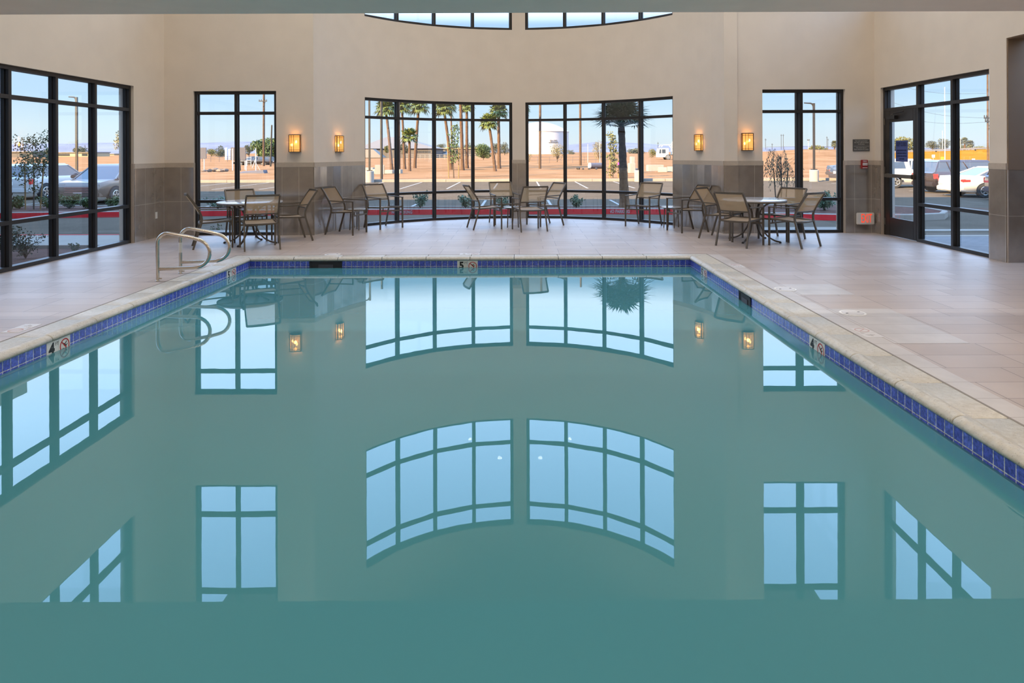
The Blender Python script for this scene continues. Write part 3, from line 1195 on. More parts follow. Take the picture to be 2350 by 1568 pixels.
def skimmer(p, right, out, half, label):
    right, out = Vector(right), Vector(out)
    up = Vector((0, 0, 1))
    t = thing('pool_skimmer', label, 'skimmer', (p[0], p[1], -.1))
    mb = MB()
    for sg in (-1, 1):
        mb.obox(right * sg * (half - .015) + out * .004, right * .015, out * .006, up * .058)
    mb.obox(out * .004 + up * .052, right * half, out * .006, up * .006)
    mb.build('frame', M['dark'], t)
    mb = MB()
    mb.obox(out * .0015, right * (half - .02), out * .0015, up * .058)
    mb.build('opening', M['dark'], t)
    mb = MB()
    mb.obox(out * .006 - up * .02 + right * .0, right * half * .45, out * .004, up * .03)
    mb.build('weir_flap', M['grey_panel'], t)


skimmer((at(747, PY1), PY1), (1, 0, 0), (0, -1, 0), .24, 'dark skimmer opening in the far pool edge')
skimmer((PX1, ymark(PX1, 1695, 1724)), (0, -1, 0), (-1, 0, 0), .20, 'dark skimmer opening in the right pool edge')


def deck_lid(x, y, label, r=.13):
    t = thing('skimmer_lid', label, 'deck lid', (x, y, 0), R(20), 'round lids in the pool deck')
    mb = MB()
    mb.lathe([(r, 0), (r, .004), (r - .018, .0055), (r - .022, .002)], 32, ring=True)
    mb.build('ring', M['white_plastic'], t, smooth=True)
    mb = MB()
    mb.lathe([(r - .024, .001), (r - .024, .006), (.05, .0075), (.0001, .0075)], 32)
    mb.build('cover', M['lid_white'], t, smooth=True)
    for sg in (-1, 1):
        mb = MB()
        mb.box(sg * (r - .05) - .012, sg * (r - .05) + .012, -.006, .006, .006, .0085)
        mb.build('finger_hole', M['dark'], t)


def floor_at(px, py):
    v = py - CY + (px - CX) * .0035
    d = F * CAMZ / v
    return ((px - CX - (py - CY) * .0035) * d / F, d)


deck_lid(*floor_at(1802, 664), 'white round deck lid nearer the right tables', .12)
deck_lid(*floor_at(1957, 719), 'white round deck lid nearest the camera on the right deck', .12)
deck_lid(*floor_at(763, 584.5), 'white round deck lid behind the far pool edge', .12)


def deck_marker(x, y, rz, num, label, M_ink='faint_ink', M_red='faint_red'):
    t = thing('deck_marker', label, 'deck marker', (x, y, 0), rz)
    S = .076
    for k in (-1, 1):
        mb = MB()
        mb.box(k * S - S + .002, k * S + S - .002, -S, S, -.002, .0025)
        mb.build('tile', M['lid_white'], t)
    text(num, .11, M[M_ink], t, (-S - .01, 0, .003), (1, 0, 0), (0, 1, 0), 'numeral', .0004)
    text('FT', .04, M[M_ink], t, (-.022, .04, .003), (1, 0, 0), (0, 1, 0), 'unit', .0004)
    mb = MB()
    nodive(mb, (S, 0, .0028), .06, Vector((1, 0, 0)), Vector((0, 1, 0)), Vector((0, 0, 1)))
    mb.build('prohibition_ring', M[M_red], t)


deck_marker(*floor_at(1691, 610), R(90), '5', 'white 5 FT tile in the right deck near the far corner')
deck_marker(*floor_at(1988, 764), R(90), '4', 'white 4 FT tile in the right deck near the camera')
deck_marker(*floor_at(50, 754), R(-90), '4', 'white 4 FT tile in the left deck near the camera')
deck_marker(*floor_at(478, 608), R(-90), '5', 'white 5 FT tile in the left deck by the handrails')
deck_marker(*floor_at(1078, 583.5), 0, '5', 'white 5 FT tile in the far deck above its pool marker')

# ------------------------------------------------------------------ pool handrails


def handrail(x, y, label):
    t = thing('pool_handrail', label, 'handrail', (x, y, 0), 0, 'steel handrails at the pool entry')
    P = []
    P += [(0, 0, .0), (0, 0, .42)]
    for i in range(1, 9):                      # first bend
        a = PI - (PI * .5 + .16) * i / 8
        P.append((.12 + .12 * math.cos(a), 0, .46 + .12 * math.sin(a)))
    P.append((.38, 0, .535))
    c = (.44, .335)
    for i in range(0, 13):                     # nose
        a = R(78) - R(170) * i / 12
        P.append((c[0] + .195 * math.cos(a) + .0, 0, c[1] + .175 * math.sin(a)))
    P.append((.02, 0, .145))
    mb = MB()
    mb.tube(P, .0215, 14, up=(0, 1, 0))
    mb.build('rail', M['steel'], t, smooth=True)
    mb = MB()
    mb.lathe([(.026, 0), (.026, .004), (.024, .012), (.0215, .014)], 20)
    mb.tube([(.02, 0, .03), (.05, 0, .03)], .008, 8)
    mb.build('base_collar', M['steel'], t, smooth=True)
    return t


hx, hy = floor_at(362, 645)
handrail(hx, hy, 'steel loop handrail nearer the camera at the pool entry')
hr = handrail(hx + .02, hy + .52, 'steel loop handrail with a white label on its post')
mb = MB()
mb.lathe([(.0222, .27), (.0222, .40)], 16)
mb.build('label_sleeve', M['white_plastic'], hr, smooth=True)


# ------------------------------------------------------------------ chairs and tables
def smooth_path(pts, n=4):
    P = [Vector(p) for p in pts]
    out = []
    for i in range(len(P) - 1):
        p0, p1, p2, p3 = P[max(0, i - 1)], P[i], P[i + 1], P[min(len(P) - 1, i + 2)]
        for k in range(n):
            u = k / n
            out.append(.5 * ((2 * p1) + (-p0 + p2) * u + (2 * p0 - 5 * p1 + 4 * p2 - p3) * u * u + (-p0 + 3 * p1 - 3 * p2 + p3) * u ** 3))
    out.append(P[-1])
    return out


def make_chair():
    t = thing('armchair', 'sling armchair', 'chair')
    HWt = .275
    # rear legs and uprights share one bent line, split at the seat
    foot, knee, low, top = (.268, -.31, 0), (.262, -.185, .42), (.258, -.20, .56), (.25, -.395, .885)
    for sg in (-1, 1):
        mb = MB()
        mb.tube([(sg * foot[0], foot[1], 0), (sg * knee[0], knee[1], knee[2])], .0145, 4, r2=.0115, up=(0, 1, 0))
        mb.build('leg', M['bronze'], t)
    for sg in (-1, 1):
        mb = MB()
        mb.tube([(sg * HWt, .275, 0), (sg * HWt, .275, .625)], .0135, 4, r2=.0125, up=(0, 1, 0))
        mb.build('leg', M['bronze'], t)
    for sg in (-1, 1):
        mb = MB()
        mb.tube([(sg * HWt, .2885, .632), (sg * HWt, .0, .637), (sg * (HWt - .005), -.225, .645)], .009, 4, r2=.019, up=(0, 0, 1))
        mb.build('armrest', M['bronze'], t, bevel=.002)
    # back frame: uprights, top rail, lower rail
    mb = MB()
    for sg in (-1, 1):
        mb.tube(smooth_path([(sg * .262, -.186, .42), (sg * .260, -.180, .50), (sg * .258, -.212, .60), (sg * .254, -.30, .745), (sg * .25, -.395, .885)]), .0155, 4, r2=.0115, up=(0, 1, 0))
    bowp = lambda z, y, w, b: [(w * u, y - b * (1 - u * u), z) for u in [-1 + i / 4 for i in range(9)]]
    mb.tube(bowp(.882, -.392, .25, .035), .0165, 4, r2=.0105, up=(0, 0, 1))
    mb.tube(bowp(.575, -.200, .257, .03), .0105, 4, r2=.0105, up=(0, 0, 1))
    mb.build('back_frame', M['bronze'], t)
    mb = MB()
    nu, nv = 8, 6
    vs = []
    for j in range(nv + 1):
        v = j / nv
        y, z = -.207 + (-.385 + .207) * (v ** 1.15), .588 + (.868 - .588) * v
        for i in range(nu + 1):
            u = -1 + 2 * i / nu
            vs.append((u * .24, y - .032 * (1 - u * u), z))
    mb.raw(vs, [(j * (nu + 1) + i, j * (nu + 1) + i + 1, (j + 1) * (nu + 1) + i + 1, (j + 1) * (nu + 1) + i) for j in range(nv) for i in range(nu)])
    mb.build('backrest', M['sling'], t, smooth=True)
    # seat frame
    mb = MB()
    for sg in (-1, 1):
        mb.tube([(sg * .25, -.20, .418), (sg * .252, .265, .438)], .0125, 4, r2=.0125, up=(0, 0, 1))
    mb.tube([(-.25, .255, .436), (0, .262, .440), (.25, .255, .436)], .0125, 4, up=(0, 0, 1))
    mb.tube([(-.25, -.195, .412), (-.12, -.215, .405), (0, -.22, .402), (.12, -.215, .405), (.25, -.195, .412)], .0105, 4, up=(0, 0, 1))
    for sg in (-1, 1):
        mb.box(sg * .20 - .008, sg * .20 + .008, .255, .275, .37, .43)
        mb.box(sg * .255 - .012, sg * .255 + .02, .24, .27, .425, .45)
    mb.build('seat_frame', M['bronze'], t)
    mb = MB()
    mb.tube([(-HWt, .275, .365), (HWt, .275, .365)], .0125, 4, up=(0, 0, 1))
    mb.build('stretcher', M['bronze'], t)
    mb = MB()
    vs = []
    nv = 8
    for j in range(nv + 1):
        v = j / nv
        y = -.185 + .45 * v
        z = .424 + .022 * v - .018 * math.sin(PI * v)
        for i in range(nu + 1):
            u = -1 + 2 * i / nu
            vs.append((u * .242, y, z - .006 * (1 - u * u)))
    mb.raw(vs, [(j * (nu + 1) + i, j * (nu + 1) + i + 1, (j + 1) * (nu + 1) + i + 1, (j + 1) * (nu + 1) + i) for j in range(nv) for i in range(nu)])
    mb.build('seat', M['sling_seat'], t, smooth=True)
    return t


CHAIRS = [
    # rear-feet midpoint, facing vector, label
    ((-4.10, 10.90), (-.47, .88), 'tan sling armchair at the left round table with its back to the pool', 'chairs at the left round table'),
    ((-5.35, 11.23), (.89, .45), 'tan sling armchair seen side on at the left of the left round table', 'chairs at the left round table'),
    ((-3.81, 12.30), (-.85, -.52), 'tan sling armchair under the sconce, right of the left round table', 'chairs at the left round table'),
    ((-5.06, 12.42), (.62, -.78), 'tan sling armchair between the left round table and the window', 'chairs at the left round table'),
    ((3.45, 11.10), (.70, .71), 'tan sling armchair at the right round table with its back to the pool', 'chairs at the right round table'),
    ((4.69, 11.00), (-.58, .81), 'tan sling armchair at the right round table nearest the exit door', 'chairs at the right round table'),
    ((4.88, 12.28), (-.80, -.60), 'tan sling armchair between the right round table and the window', 'chairs at the right round table'),
    ((3.41, 12.44), (.76, -.65), 'tan sling armchair at the right round table beside the curved wall corner', 'chairs at the right round table'),
    ((3.55, 13.42), (-.95, -.30), 'tan sling armchair backed against the right tiled end of the curved wall', 'armchairs in the curved alcove'),
    ((2.78, 14.55), (-.60, -.80), 'tan sling armchair in front of the window behind the near palm trunk', 'armchairs in the curved alcove'),
    ((-3.60, 13.22), (.97, -.25), 'tan sling armchair backed against the left tiled end of the curved wall', 'armchairs in the curved alcove'),
    ((-3.02, 14.36), (.72, -.69), 'tan sling armchair standing before the leftmost curved window pane', 'armchairs in the curved alcove'),
    ((-.98, 13.89), (.95, .31), 'tan sling armchair on the left of the middle group of four', 'armchairs in the middle group'),
    ((-.40, 15.20), (.27, -.96), 'tan sling armchair at the back of the middle group before the wall pier', 'armchairs in the middle group'),
    ((.29, 13.32), (-.29, .95), 'tan sling armchair of the middle group with its back to the pool', 'armchairs in the middle group'),
    ((.79, 14.70), (-.86, -.50), 'tan sling armchair on the right of the middle group of four', 'armchairs in the middle group'),
]
chair0 = make_chair()
for i, (p, f, lab, grp) in enumerate(CHAIRS):
    f = Vector(f).normalized()
    c = Vector(p) + f * .29
    rz = math.atan2(-f.x, f.y)
    if i == 0:
        chair0.location = (c.x, c.y, 0)
        chair0.rotation_euler = (0, 0, rz)
        chair0['label'] = lab
        chair0['group'] = grp
    else:
        dup(chair0, (c.x, c.y, 0), rz, lab, grp)


def round_table(x, y, rz, label):
    t = thing('round_table', label, 'table', (x, y, 0), rz, 'round dining tables')
    mb = MB()
    mb.lathe([(.0001, .700), (.52, .700), (.535, .704), (.535, .722), (.52, .728), (.0001, .728)], 48)
    mb.build('tabletop', M['tabletop'], t, smooth=True)
    mb = MB()
    mb.lathe([(.515, .684), (.535, .684), (.535, .702), (.515, .702)], 48, ring=True)
    mb.build('rim', M['bronze'], t, smooth=True)
    for k in range(4):
        a = k * PI / 2
        q = Matrix.Rotation(a, 3, 'Z')
        pts = smooth_path([(.46, 0, .018), (.36, 0, .035), (.24, 0, .10), (.14, 0, .22), (.085, 0, .38), (.11, 0, .52), (.20, 0, .63), (.33, 0, .69)], 4)
        mb = MB()
        mb.tube([q @ p for p in pts], .014, 6, r2=.019, up=(0, 0, 1) if False else None)
        mb.build('leg', M['bronze'], t, smooth=True)
        mb = MB()
        mb.lathe([(.018, 0), (.02, .012), (.014, .024)], 12, tuple(q @ Vector((.455, 0, 0))))
        mb.build('foot_glide', M['rubber'], t)
    mb = MB()
    mb.lathe([(.085, .30), (.095, .30), (.095, .32), (.085, .32)], 24, ring=True)
    mb.build('hub_ring', M['bronze'], t, smooth=True)
    return t


round_table(-4.63, 11.75, R(-3), 'round pale topped table under the left window')
round_table(4.08, 11.85, R(-43), 'round pale topped table on the right by the exit sign')


def side_table(x, y, rz, label):
    t = thing('side_table', label, 'side table', (x, y, 0), rz, 'low side tables in the alcove')
    mb = MB()
    mb.lathe([(.0001, .405), (.19, .405), (.20, .409), (.20, .421), (.19, .425), (.0001, .425)], 36)
    mb.build('tabletop', M['tabletop'], t, smooth=True)
    for k in range(4):
        a = k * PI / 2
        mb = MB()
        mb.tube([(.16 * math.cos(a), .16 * math.sin(a), 0), (.14 * math.cos(a), .14 * math.sin(a), .405)], .011, 8)
        mb.build('leg', M['bronze'], t, smooth=True)
    mb = MB()
    mb.lathe([(.145, .385), (.16, .385), (.16, .405), (.145, .405)], 24, ring=True)
    mb.build('apron', M['bronze'], t, smooth=True)
    return t


side_table(-3.26, 13.80, R(20), 'low round side table between the two left alcove armchairs')
side_table(3.12, 14.02, R(10), 'low round side table between the two right alcove armchairs')
side_table(-.13, 14.20, R(45), 'low round side table inside the middle group of armchairs')

# ================================================================== outdoors
GZ = -.45


def gz(x, y):
    if y < 50:
        h = -.30
    elif y < 140:
        h = -.30 + .30 * (y - 50) / 90
    elif y < 350:
        h = .6 * (y - 140) / 210
    elif y < 600:
        h = .6 + .4 * (y - 350) / 250
    else:
        h = 1.0 + .3 * min(1, (y - 600) / 2400)
    if y > 60:
        q = max(0, min(1, (x / y - .33) / .08)) * max(0, min(1, (.54 - x / y) / .06))
        q = q * q * (3 - 2 * q)
        v = max(0, min(1, (y - 72) / 60))
        h += q * v * v * (3 - 2 * v) * (1.75 + .25 * q)
    return h


# hotel wing that shades the lot (stands behind on the left)
mb = MB()
mb.box(-80, -9.2, -30, 4.6, GZ, 17.0)
mb.box(-80, -44, -30, 4.6, 17.0, 22.0)
o = mb.build('hotel_wing', M['stucco'])
tag(o, 'tall pale stucco hotel wing beside the pool building', 'building', kind='structure')

# asphalt lot with painted stripes
lot = struct('ground_parking_lot')
mb = MB()
mb.box(-90, -7.05, -40, 46.8, GZ - .2, GZ)
mb.box(9.95, 110, -40, 46.8, GZ - .2, GZ)
mb.box(7.1, 9.95, 9.7, 46.8, GZ - .2, GZ)
mb.box(-7.05, 7.1, 13.3, 46.8, GZ - .2, GZ)
mb.build('asphalt', M['asphalt'], lot)
for k in range(-9, 5):
    for ya, yb in ((37.8, 46.4), (23.4, 28.6)):
        x = -4.0 + 2.6 * k
        if ya < 30 and (x > 4 or x < -21):
            continue
        mb = MB()
        mb.box(x - .05, x + .05, ya, yb, GZ, GZ + .004)
        mb.build('parking_line', M['stripe'], lot)
for k in range(7):
    y = 28.6 + 2.85 * k
    mb = MB()
    mb.box(19.6, 25, y - .05, y + .05, GZ, GZ + .004)
    mb.build('parking_line', M['stripe'], lot)

# desert beyond the lot
ysr = [46.8, 50, 55, 60, 66, 72, 80, 90, 100, 112, 125, 140, 160, 190, 230, 290, 350, 450, 600, 900, 1500, 3000]
xsr = [-1.3, -1.1, -.95, -.85, -.75, -.65, -.55, -.45, -.35, -.25, -.15, -.05, .05, .15, .25, .30, .33, .36, .39, .42, .45, .5, .55, .6, .65, .7, .75, .8, .9, 1.0, 1.15, 1.3]
vs, fs = [], []
rnd = random.Random(3)
for y in ysr:
    for q in xsr:
        x = q * max(y, 75)
        vs.append((x, y, gz(x, y) + (rnd.uniform(-.05, .05) if 52 < y < 300 else 0)))
n = len(xsr)
for j in range(len(ysr) - 1):
    for i in range(n - 1):
        fs.append((j * n + i, j * n + i + 1, (j + 1) * n + i + 1, (j + 1) * n + i))
mb = MB()
mb.raw(vs, fs)
mb.build('ground_desert', M['desert'], smooth=True, kind='structure')
mb = MB()
for i in range(40):
    x = -90 + 5 * i
    mb.box(x + .01, x + 4.99, 46.7, 47.05, GZ, -.27)
o = mb.build('curb_far', M['concrete'], kind='structure')

# sidewalks and paving next to the building
mb = MB()
mb.box(-30, -7.0, 12.35, 13.9, GZ, -.10)
mb.box(-7.0, -4.6, 13.2, 14.7, GZ, -.10)
mb.box(4.6, 7.1, 13.3, 14.9, GZ, -.10)
mb.build('ground_sidewalk', M['concrete'], kind='structure')
mb = MB()
mb.box(-30, -7.0, 13.9, 13.96, GZ, -.095)
mb.build('curb_sidewalk_edge', M['red_curb'], kind='structure')
mb = MB()
mb.box(-30, -7.0, 5, 12.35, GZ, -.16)
mb.build('ground_mulch_bed', M['soil'], kind='structure')
mb = MB()
mb.box(7.05, 30, 9.7, 13.4, GZ, -.13)
mb.build('ground_pavers', M['paver'], kind='structure')
mb = MB()
mb.box(7.05, 30, 13.4, 13.6, GZ, -.125)
mb.box(7.1, 30, 17.0, 17.35, GZ, GZ + .012)
mb.build('ground_gutter', M['concrete'], kind='structure')

# red kerbed planter island
FRONT = [(-32, 20.8), (-16, 21.2), (-9, 21.87), (-4, 22.02), (0, 22.07), (3, 22.0), (4.9, 21.75), (6.2, 20.9), (7.3, 20.25), (9.2, 19.65), (11.2, 19.5), (12.4, 19.9), (13.0, 20.7), (13.1, 21.7), (12.5, 22.8)]
BACK = [(11.2, 23.4), (8, 23.4), (4.5, 23.15), (0, 23.1), (-9, 23.1), (-16, 24.2), (-32, 24.8)]
ring = FRONT + BACK
NR = len(ring)


def inset_ring(P, d):
    out = []
    for i, p in enumerate(P):
        a, b = Vector(P[i - 1]), Vector(P[(i + 1) % len(P)])
        t_ = (b - a).normalized()
        out.append((p[0] - t_.y * d, p[1] + t_.x * d))
    return out


CT = GZ + .19
inner = inset_ring(ring, .15)
kerb = struct('curb_red')
mb = MB()
for i in range(NR):
    j = (i + 1) % NR
    mb.m = 0 if i < 9 else 1
    a, b, c, d = ring[i], ring[j], inner[j], inner[i]
    mb.face([(*a, GZ), (*b, GZ), (*b, CT - .02), (*a, CT - .02)])
    mb.m = 1
    e = inset_ring(ring, .02)
    mb.face([(*a, CT - .02), (*b, CT - .02), (*e[j], CT), (*e[i], CT)])
    mb.face([(*e[i], CT), (*e[j], CT), (*c, CT), (*d, CT)])
    mb.face([(*d, CT), (*c, CT), (*c, CT - .1), (*d, CT - .1)])
mb.build('curb_face', [M['red_curb'], M['concrete']], kerb)
mb = MB()
mb.prism(inner, GZ, CT - .02)
mb.build('ground_planter_soil', M['soil'], kind='structure')


def front_at(x):
    for a, b in zip(FRONT, FRONT[1:]):
        if a[0] <= x <= b[0]:
            u = (x - a[0]) / (b[0] - a[0])
            return a[1] + u * (b[1] - a[1]), Vector((b[0] - a[0], b[1] - a[1], 0)).normalized()
    return 22, Vector((1, 0, 0))


for X in (3.22, -3.78, -12.2):
    y, r_ = front_at(X)
    text('NO PARKING', .145, M['curb_letter'], kerb, (X, y - .006, GZ + .085), r_, (0, 0, 1), 'curb_lettering', .002, sx=.76, bold=.004)


# ------------------------------------------------------------------ plants
def leaf_quads(mb, rnd, c, r, n, size, flat=0.0, hollow=.35):
    for _ in range(n):
        while True:
            p = Vector((rnd.uniform(-1, 1), rnd.uniform(-1, 1), rnd.uniform(-1, 1)))
            if hollow < p.length < 1:
                break
        q = Vector((c[0] + p.x * r[0], c[1] + p.y * r[1], c[2] + p.z * r[2]))
        a = Vector((rnd.gauss(0, 1), rnd.gauss(0, 1), rnd.gauss(0, 1) * (1 - flat))).normalized()
        b = a.cross(Vector((rnd.gauss(0, 1), rnd.gauss(0, 1), rnd.gauss(0, 1)))).normalized()
        s = size * rnd.uniform(.6, 1.3)
        mb.raw([q - a * s, q + b * s * .5, q + a * s, q - b * s * .5], [(0, 1, 2, 3)])


def tree(name, label, cat, x, y, z, h, cr_, m, seed, n=700, leaf=.2, trunk=.12, group=None, lobes=6, squash=.8, clear=.25, trunkm='bark'):
    """crown of loose leaves on a forked trunk"""
    rnd = random.Random(seed)
    t = thing(name, label, cat, (x, y, z), 0, group)
    mb = MB()
    mb.tube([(0, 0, 0), (.02 * h, 0, h * clear), (0, 0, h * .75)], [trunk, trunk * .8, trunk * .3], 8)
    tips = []
    for k in range(lobes):
        a = 2 * PI * k / lobes + rnd.uniform(-.4, .4)
        rr = cr_ * rnd.uniform(.35, .65)
        zz = h * rnd.uniform(clear + .15, .82)
        tips.append((rr * math.cos(a), rr * math.sin(a), zz))
        mb.tube([(0, 0, h * clear), (rr * .5 * math.cos(a), rr * .5 * math.sin(a), (h * clear + zz) / 2 + .02 * h), tips[-1]], [trunk * .5, trunk * .3, trunk * .12], 5)
    mb.build('trunk', M[trunkm], t)
    mb = MB()
    tips.append((0, 0, h * .8))
    for p in tips:
        rr = cr_ * rnd.uniform(.42, .6)
        leaf_quads(mb, rnd, p, (rr, rr, rr * squash), n // len(tips), leaf)
    mb.build('crown', M[m], t)
    return t


def shrub(name, label, x, y, z, h, r, m, seed, n=260, leaf=.05, group=None):
    rnd = random.Random(seed)
    t = thing(name, label, 'shrub', (x, y, z), 0, group)
    mb = MB()
    st = MB()
    for k in range(9):
        a = rnd.uniform(0, 2 * PI)
        rr = r * rnd.uniform(.2, .95)
        tip = (rr * math.cos(a), rr * math.sin(a), h * rnd.uniform(.6, 1))
        st.tube([(0, 0, 0), (tip[0] * .4, tip[1] * .4, tip[2] * .6), tip], [.005, .004, .002], 4)
        for u in (.35, .5, .65, .82, 1):
            q = (tip[0] * u, tip[1] * u, tip[2] * u)
            leaf_quads(mb, rnd, q, (r * .32, r * .32, h * .17), n // 20, leaf * .85, hollow=0)
    st.build('stem', M['bark'], t)
    mb.build('foliage', M[m], t)
    return t


def fan_leaf(mb, rnd, base, az, el, lp, lb, nb=11, droop=.25, wid=.05):
    d = Vector((math.cos(az) * math.cos(el), math.sin(az) * math.cos(el), math.sin(el)))
    side = Vector((-math.sin(az), math.cos(az), 0))
    upv = d.cross(side) * -1
    if upv.z < 0:
        upv = -upv
    b = Vector(base)
    e = b + d * lp - Vector((0, 0, droop * lp * .3))
    mb.tube([b, (b + e) / 2 + upv * .02 * lp, e], [wid * .35, wid * .25, wid * .2], 4)
    for k in range(nb):
        f = (k / (nb - 1) - .5) * 2
        a = f * R(88)
        ln = lb * (1 - .35 * abs(f)) * rnd.uniform(.88, 1.08)
        v = (d * math.cos(a) + side * math.sin(a)).normalized()
        p1 = e + v * ln * .6 + upv * .05 * ln
        p2 = e + v * ln - Vector((0, 0, droop * ln * rnd.uniform(.6, 1.5)))
        w = v.cross(upv).normalized() * wid * (1.0 + lb * .1)
        mb.raw([e, p1 + w, p2, p1 - w], [(0, 1, 2, 3)])


def palm(label, base, top, r0, r1, leaves, lp, lb, m='palm_leaf', tm='palm_trunk', seed=1, nb=11, wid=.05, group=None, name='fan_palm', skirt=True, elmin=-.6, bare=0.0, droop=None):
    rnd = random.Random(seed)
    t = thing(name, label, 'palm tree', base, 0, group)
    b, q = Vector((0, 0, 0)), Vector(top) - Vector(base)
    mb = MB()
    pts, rad = [], []
    N_ = 28
    for i in range(N_ + 1):
        u = i / N_
        p = b.lerp(q, u)
        p.x += q.x * .25 * (u * u - u)
        rr = r0 + (r1 - r0) * min(1, u * 1.25)
        if i < 2:
            rr *= 1.25 - .12 * i
        pts.append(p)
        rad.append(rr * rnd.uniform(.93, 1.07))
    mb.tube(pts, rad, 12, up=(0, 1, 0))
    for i in range(int(N_ * bare)):
        for j in range(12):
            mb.mi[i * 12 + j] = 1
    mb.build('trunk', [M[tm], M['palm_trunk_bare']] if bare else M[tm], t, smooth=False)
    mb = MB()
    for k in range(leaves):
        az = k * 2.399963 + rnd.uniform(-.2, .2)
        el = elmin + (1.35 - elmin) * (k / leaves) ** .8
        fan_leaf(mb, rnd, q, az, el, lp * rnd.uniform(.8, 1.1), lb, nb, droop if droop is not None else (.35 if el < .4 else .18), wid)
    mb.build('fronds', M[m], t)
    return t


PALM_D = 71.0


def far_palm(label, bx, by, tx, ty, wpx, crown, seed, d=None, leaves=30, tz=None):
    d = d or (71, 75, 66, 79, 71, 71, 69, 77, 67, 74, 71)[seed - 1]
    zb = gz(at(bx, d), d) - .05
    palm(label, (at(bx, d), d, zb), (at(tx, d), d + .3, pz(tx, ty, d)), wpx * d / F / 2 * 1.1, wpx * d / F / 2 * .85, leaves, crown * .4, crown * .65, seed=seed, nb=11, wid=.10, group='palms across the lot')


far_palm('leaning fan palm leftmost of the palms beyond the lot', 899, 388, 884.5, 250, 7, 1.45, 1)
far_palm('slim fan palm standing behind the short palm', 928.5, 388, 921.5, 246, 6, 1.45, 2)
far_palm('short bright green fan palm with its crown below the rails', 940, 388, 938.5, 314, 6.5, 1.1, 3, leaves=20)
far_palm('tall fan palm just right of the short palm', 951.5, 388, 960.5, 245, 7, 1.5, 4)
far_palm('fan palm leaning left behind the staked sapling', 1036, 388, 1018, 250, 7, 1.4, 5)
far_palm('thin distant fan palm beside the leaning palm', 1038, 383, 1034.5, 247, 4, 1.0, 6, d=92)
far_palm('thick palm trunk whose crown rises above the window', 1061.5, 389, 1056, 215, 8, 1.6, 7, d=69)
far_palm('fan palm right of the thick trunk', 1071.5, 389, 1071, 246, 7, 1.2, 8)
far_palm('leaning fan palm with the lower crown of the right pair', 1136, 387, 1121.5, 282, 7, 1.2, 9)
far_palm('upright fan palm with the higher crown of the right pair', 1145.5, 388, 1144, 257, 7.5, 1.35, 10)
far_palm('fan palm mostly hidden behind the wall pier', 1194, 389, 1197, 250, 7, 1.1, 11)

# the near palm in the planter
pd = 22.55
palm('thick dark fibrous palm in the planter close to the curved window', (at(1433, pd), pd, CT - .05), (at(1426, pd), pd, pz(1426, 292, pd)), .17, .115, 54, .56, .74, 'palm_leaf_dark', 'palm_trunk_dark', 21, 15, .026, name='near_fan_palm', elmin=.12, bare=.5, droop=.16)

# far palms on the right
for px, py0, py1, d, lab in ((1915, 345, 330, 210, 'lone distant round-crowned palm beyond the right back window'),
                             (2200, 340, 325, 200, 'distant palm left of three beyond the embankment'),
                             (2214, 340, 323, 205, 'distant palm in the middle of three beyond the embankment'),
                             (2227, 341, 330, 200, 'distant palm right of three beyond the embankment')):
    zb = pz(px, py0 + 6, d)
    palm(lab, (at(px, d), d, zb), (at(px, d), d, pz(px, py1, d)), .25, .22, 30, .5, .9, 'leaf_grey', seed=px, nb=9, wid=.11, group='distant palms', elmin=-1.2)


def far_tree(px0, px1, ytop, ybase, d, m, label, seed, n=600, leaf=None, clear=.12, squash=.9, kind_='distant_tree', group='trees on the skyline'):
    px = (px0 + px1) / 2
    zb = pz(px, ybase, d)
    h = (pz(px, ytop, d) - zb)
    r = (px1 - px0) / 2 * d / F
    return tree(kind_, label, 'tree', at(px, d), d, zb, h * 1.0, r * 1.05, m, seed, int(n * 4.5), leaf * .8 if leaf else max(.10, r * .075), max(.06, h * .03), group, 7, squash * min(1.2, h / (2 * r) + .25), clear)


far_tree(493, 520, 335, 362, 230, 'leaf_grey', 'distant olive tree right of the left sign panel', 31)
far_tree(474, 496, 343, 362, 240, 'leaf_olive', 'low distant tree beside the left sign panel', 32, 400)
far_tree(560, 582, 333, 362, 200, 'leaf_grey', 'distant grey tree behind the right sign panel', 33)
far_tree(580, 660, 322, 366, 125, 'leaf_green', 'broad bright green tree beside the utility poles', 34, 1100)
far_tree(882, 894, 334, 352, 120, 'leaf_olive', 'small staked tree left of the short palm', 35, 300)
far_tree(918, 938, 330, 356, 130, 'leaf_grey', 'olive tree behind the short palm trunk', 135, 300)
far_tree(1001, 1022, 331, 350, 300, 'leaf_grey', 'distant tree left of the leaning palm', 36, 400)
far_tree(1040, 1058, 331, 356, 280, 'leaf_dark', 'distant dark tree behind the staked sapling', 37, 400)
far_tree(1062, 1092, 331, 356, 290, 'leaf_dark', 'distant dark tree behind the thick palm trunks', 38, 500)
far_tree(1090, 1128, 333, 367, 115, 'leaf_green', 'round green tree left of the right palm pair', 39, 1000)
far_tree(1124, 1150, 331, 356, 260, 'leaf_grey', 'distant grey tree between the right palm pair', 40, 500)
far_tree(1146, 1170, 327, 356, 270, 'leaf_grey', 'distant grey tree right of the right palm pair', 41, 500)
far_tree(1259, 1298, 330, 372, 88, 'leaf_pale', 'pale feathery tree in front of the white tank', 42, 330, .075)
far_tree(1358, 1392, 322, 372, 92, 'leaf_pale', 'pale feathery tree right of the tall utility pole', 43, 330, .075)
far_tree(1180, 1222, 352, 372, 85, 'leaf_pale', 'low scrub at the foot of the white tank', 44, 200, .08)
far_tree(1440, 1482, 343, 356, 400, 'leaf_grey', 'low distant scrub behind the near palm', 45, 300)
far_tree(1486, 1510, 343, 363, 180, 'leaf_olive', 'low distant scrub left of the white truck', 46, 300)
far_tree(1298, 1320, 346, 358, 330, 'leaf_grey', 'dark distant scrub at the right of the tank', 47, 200)
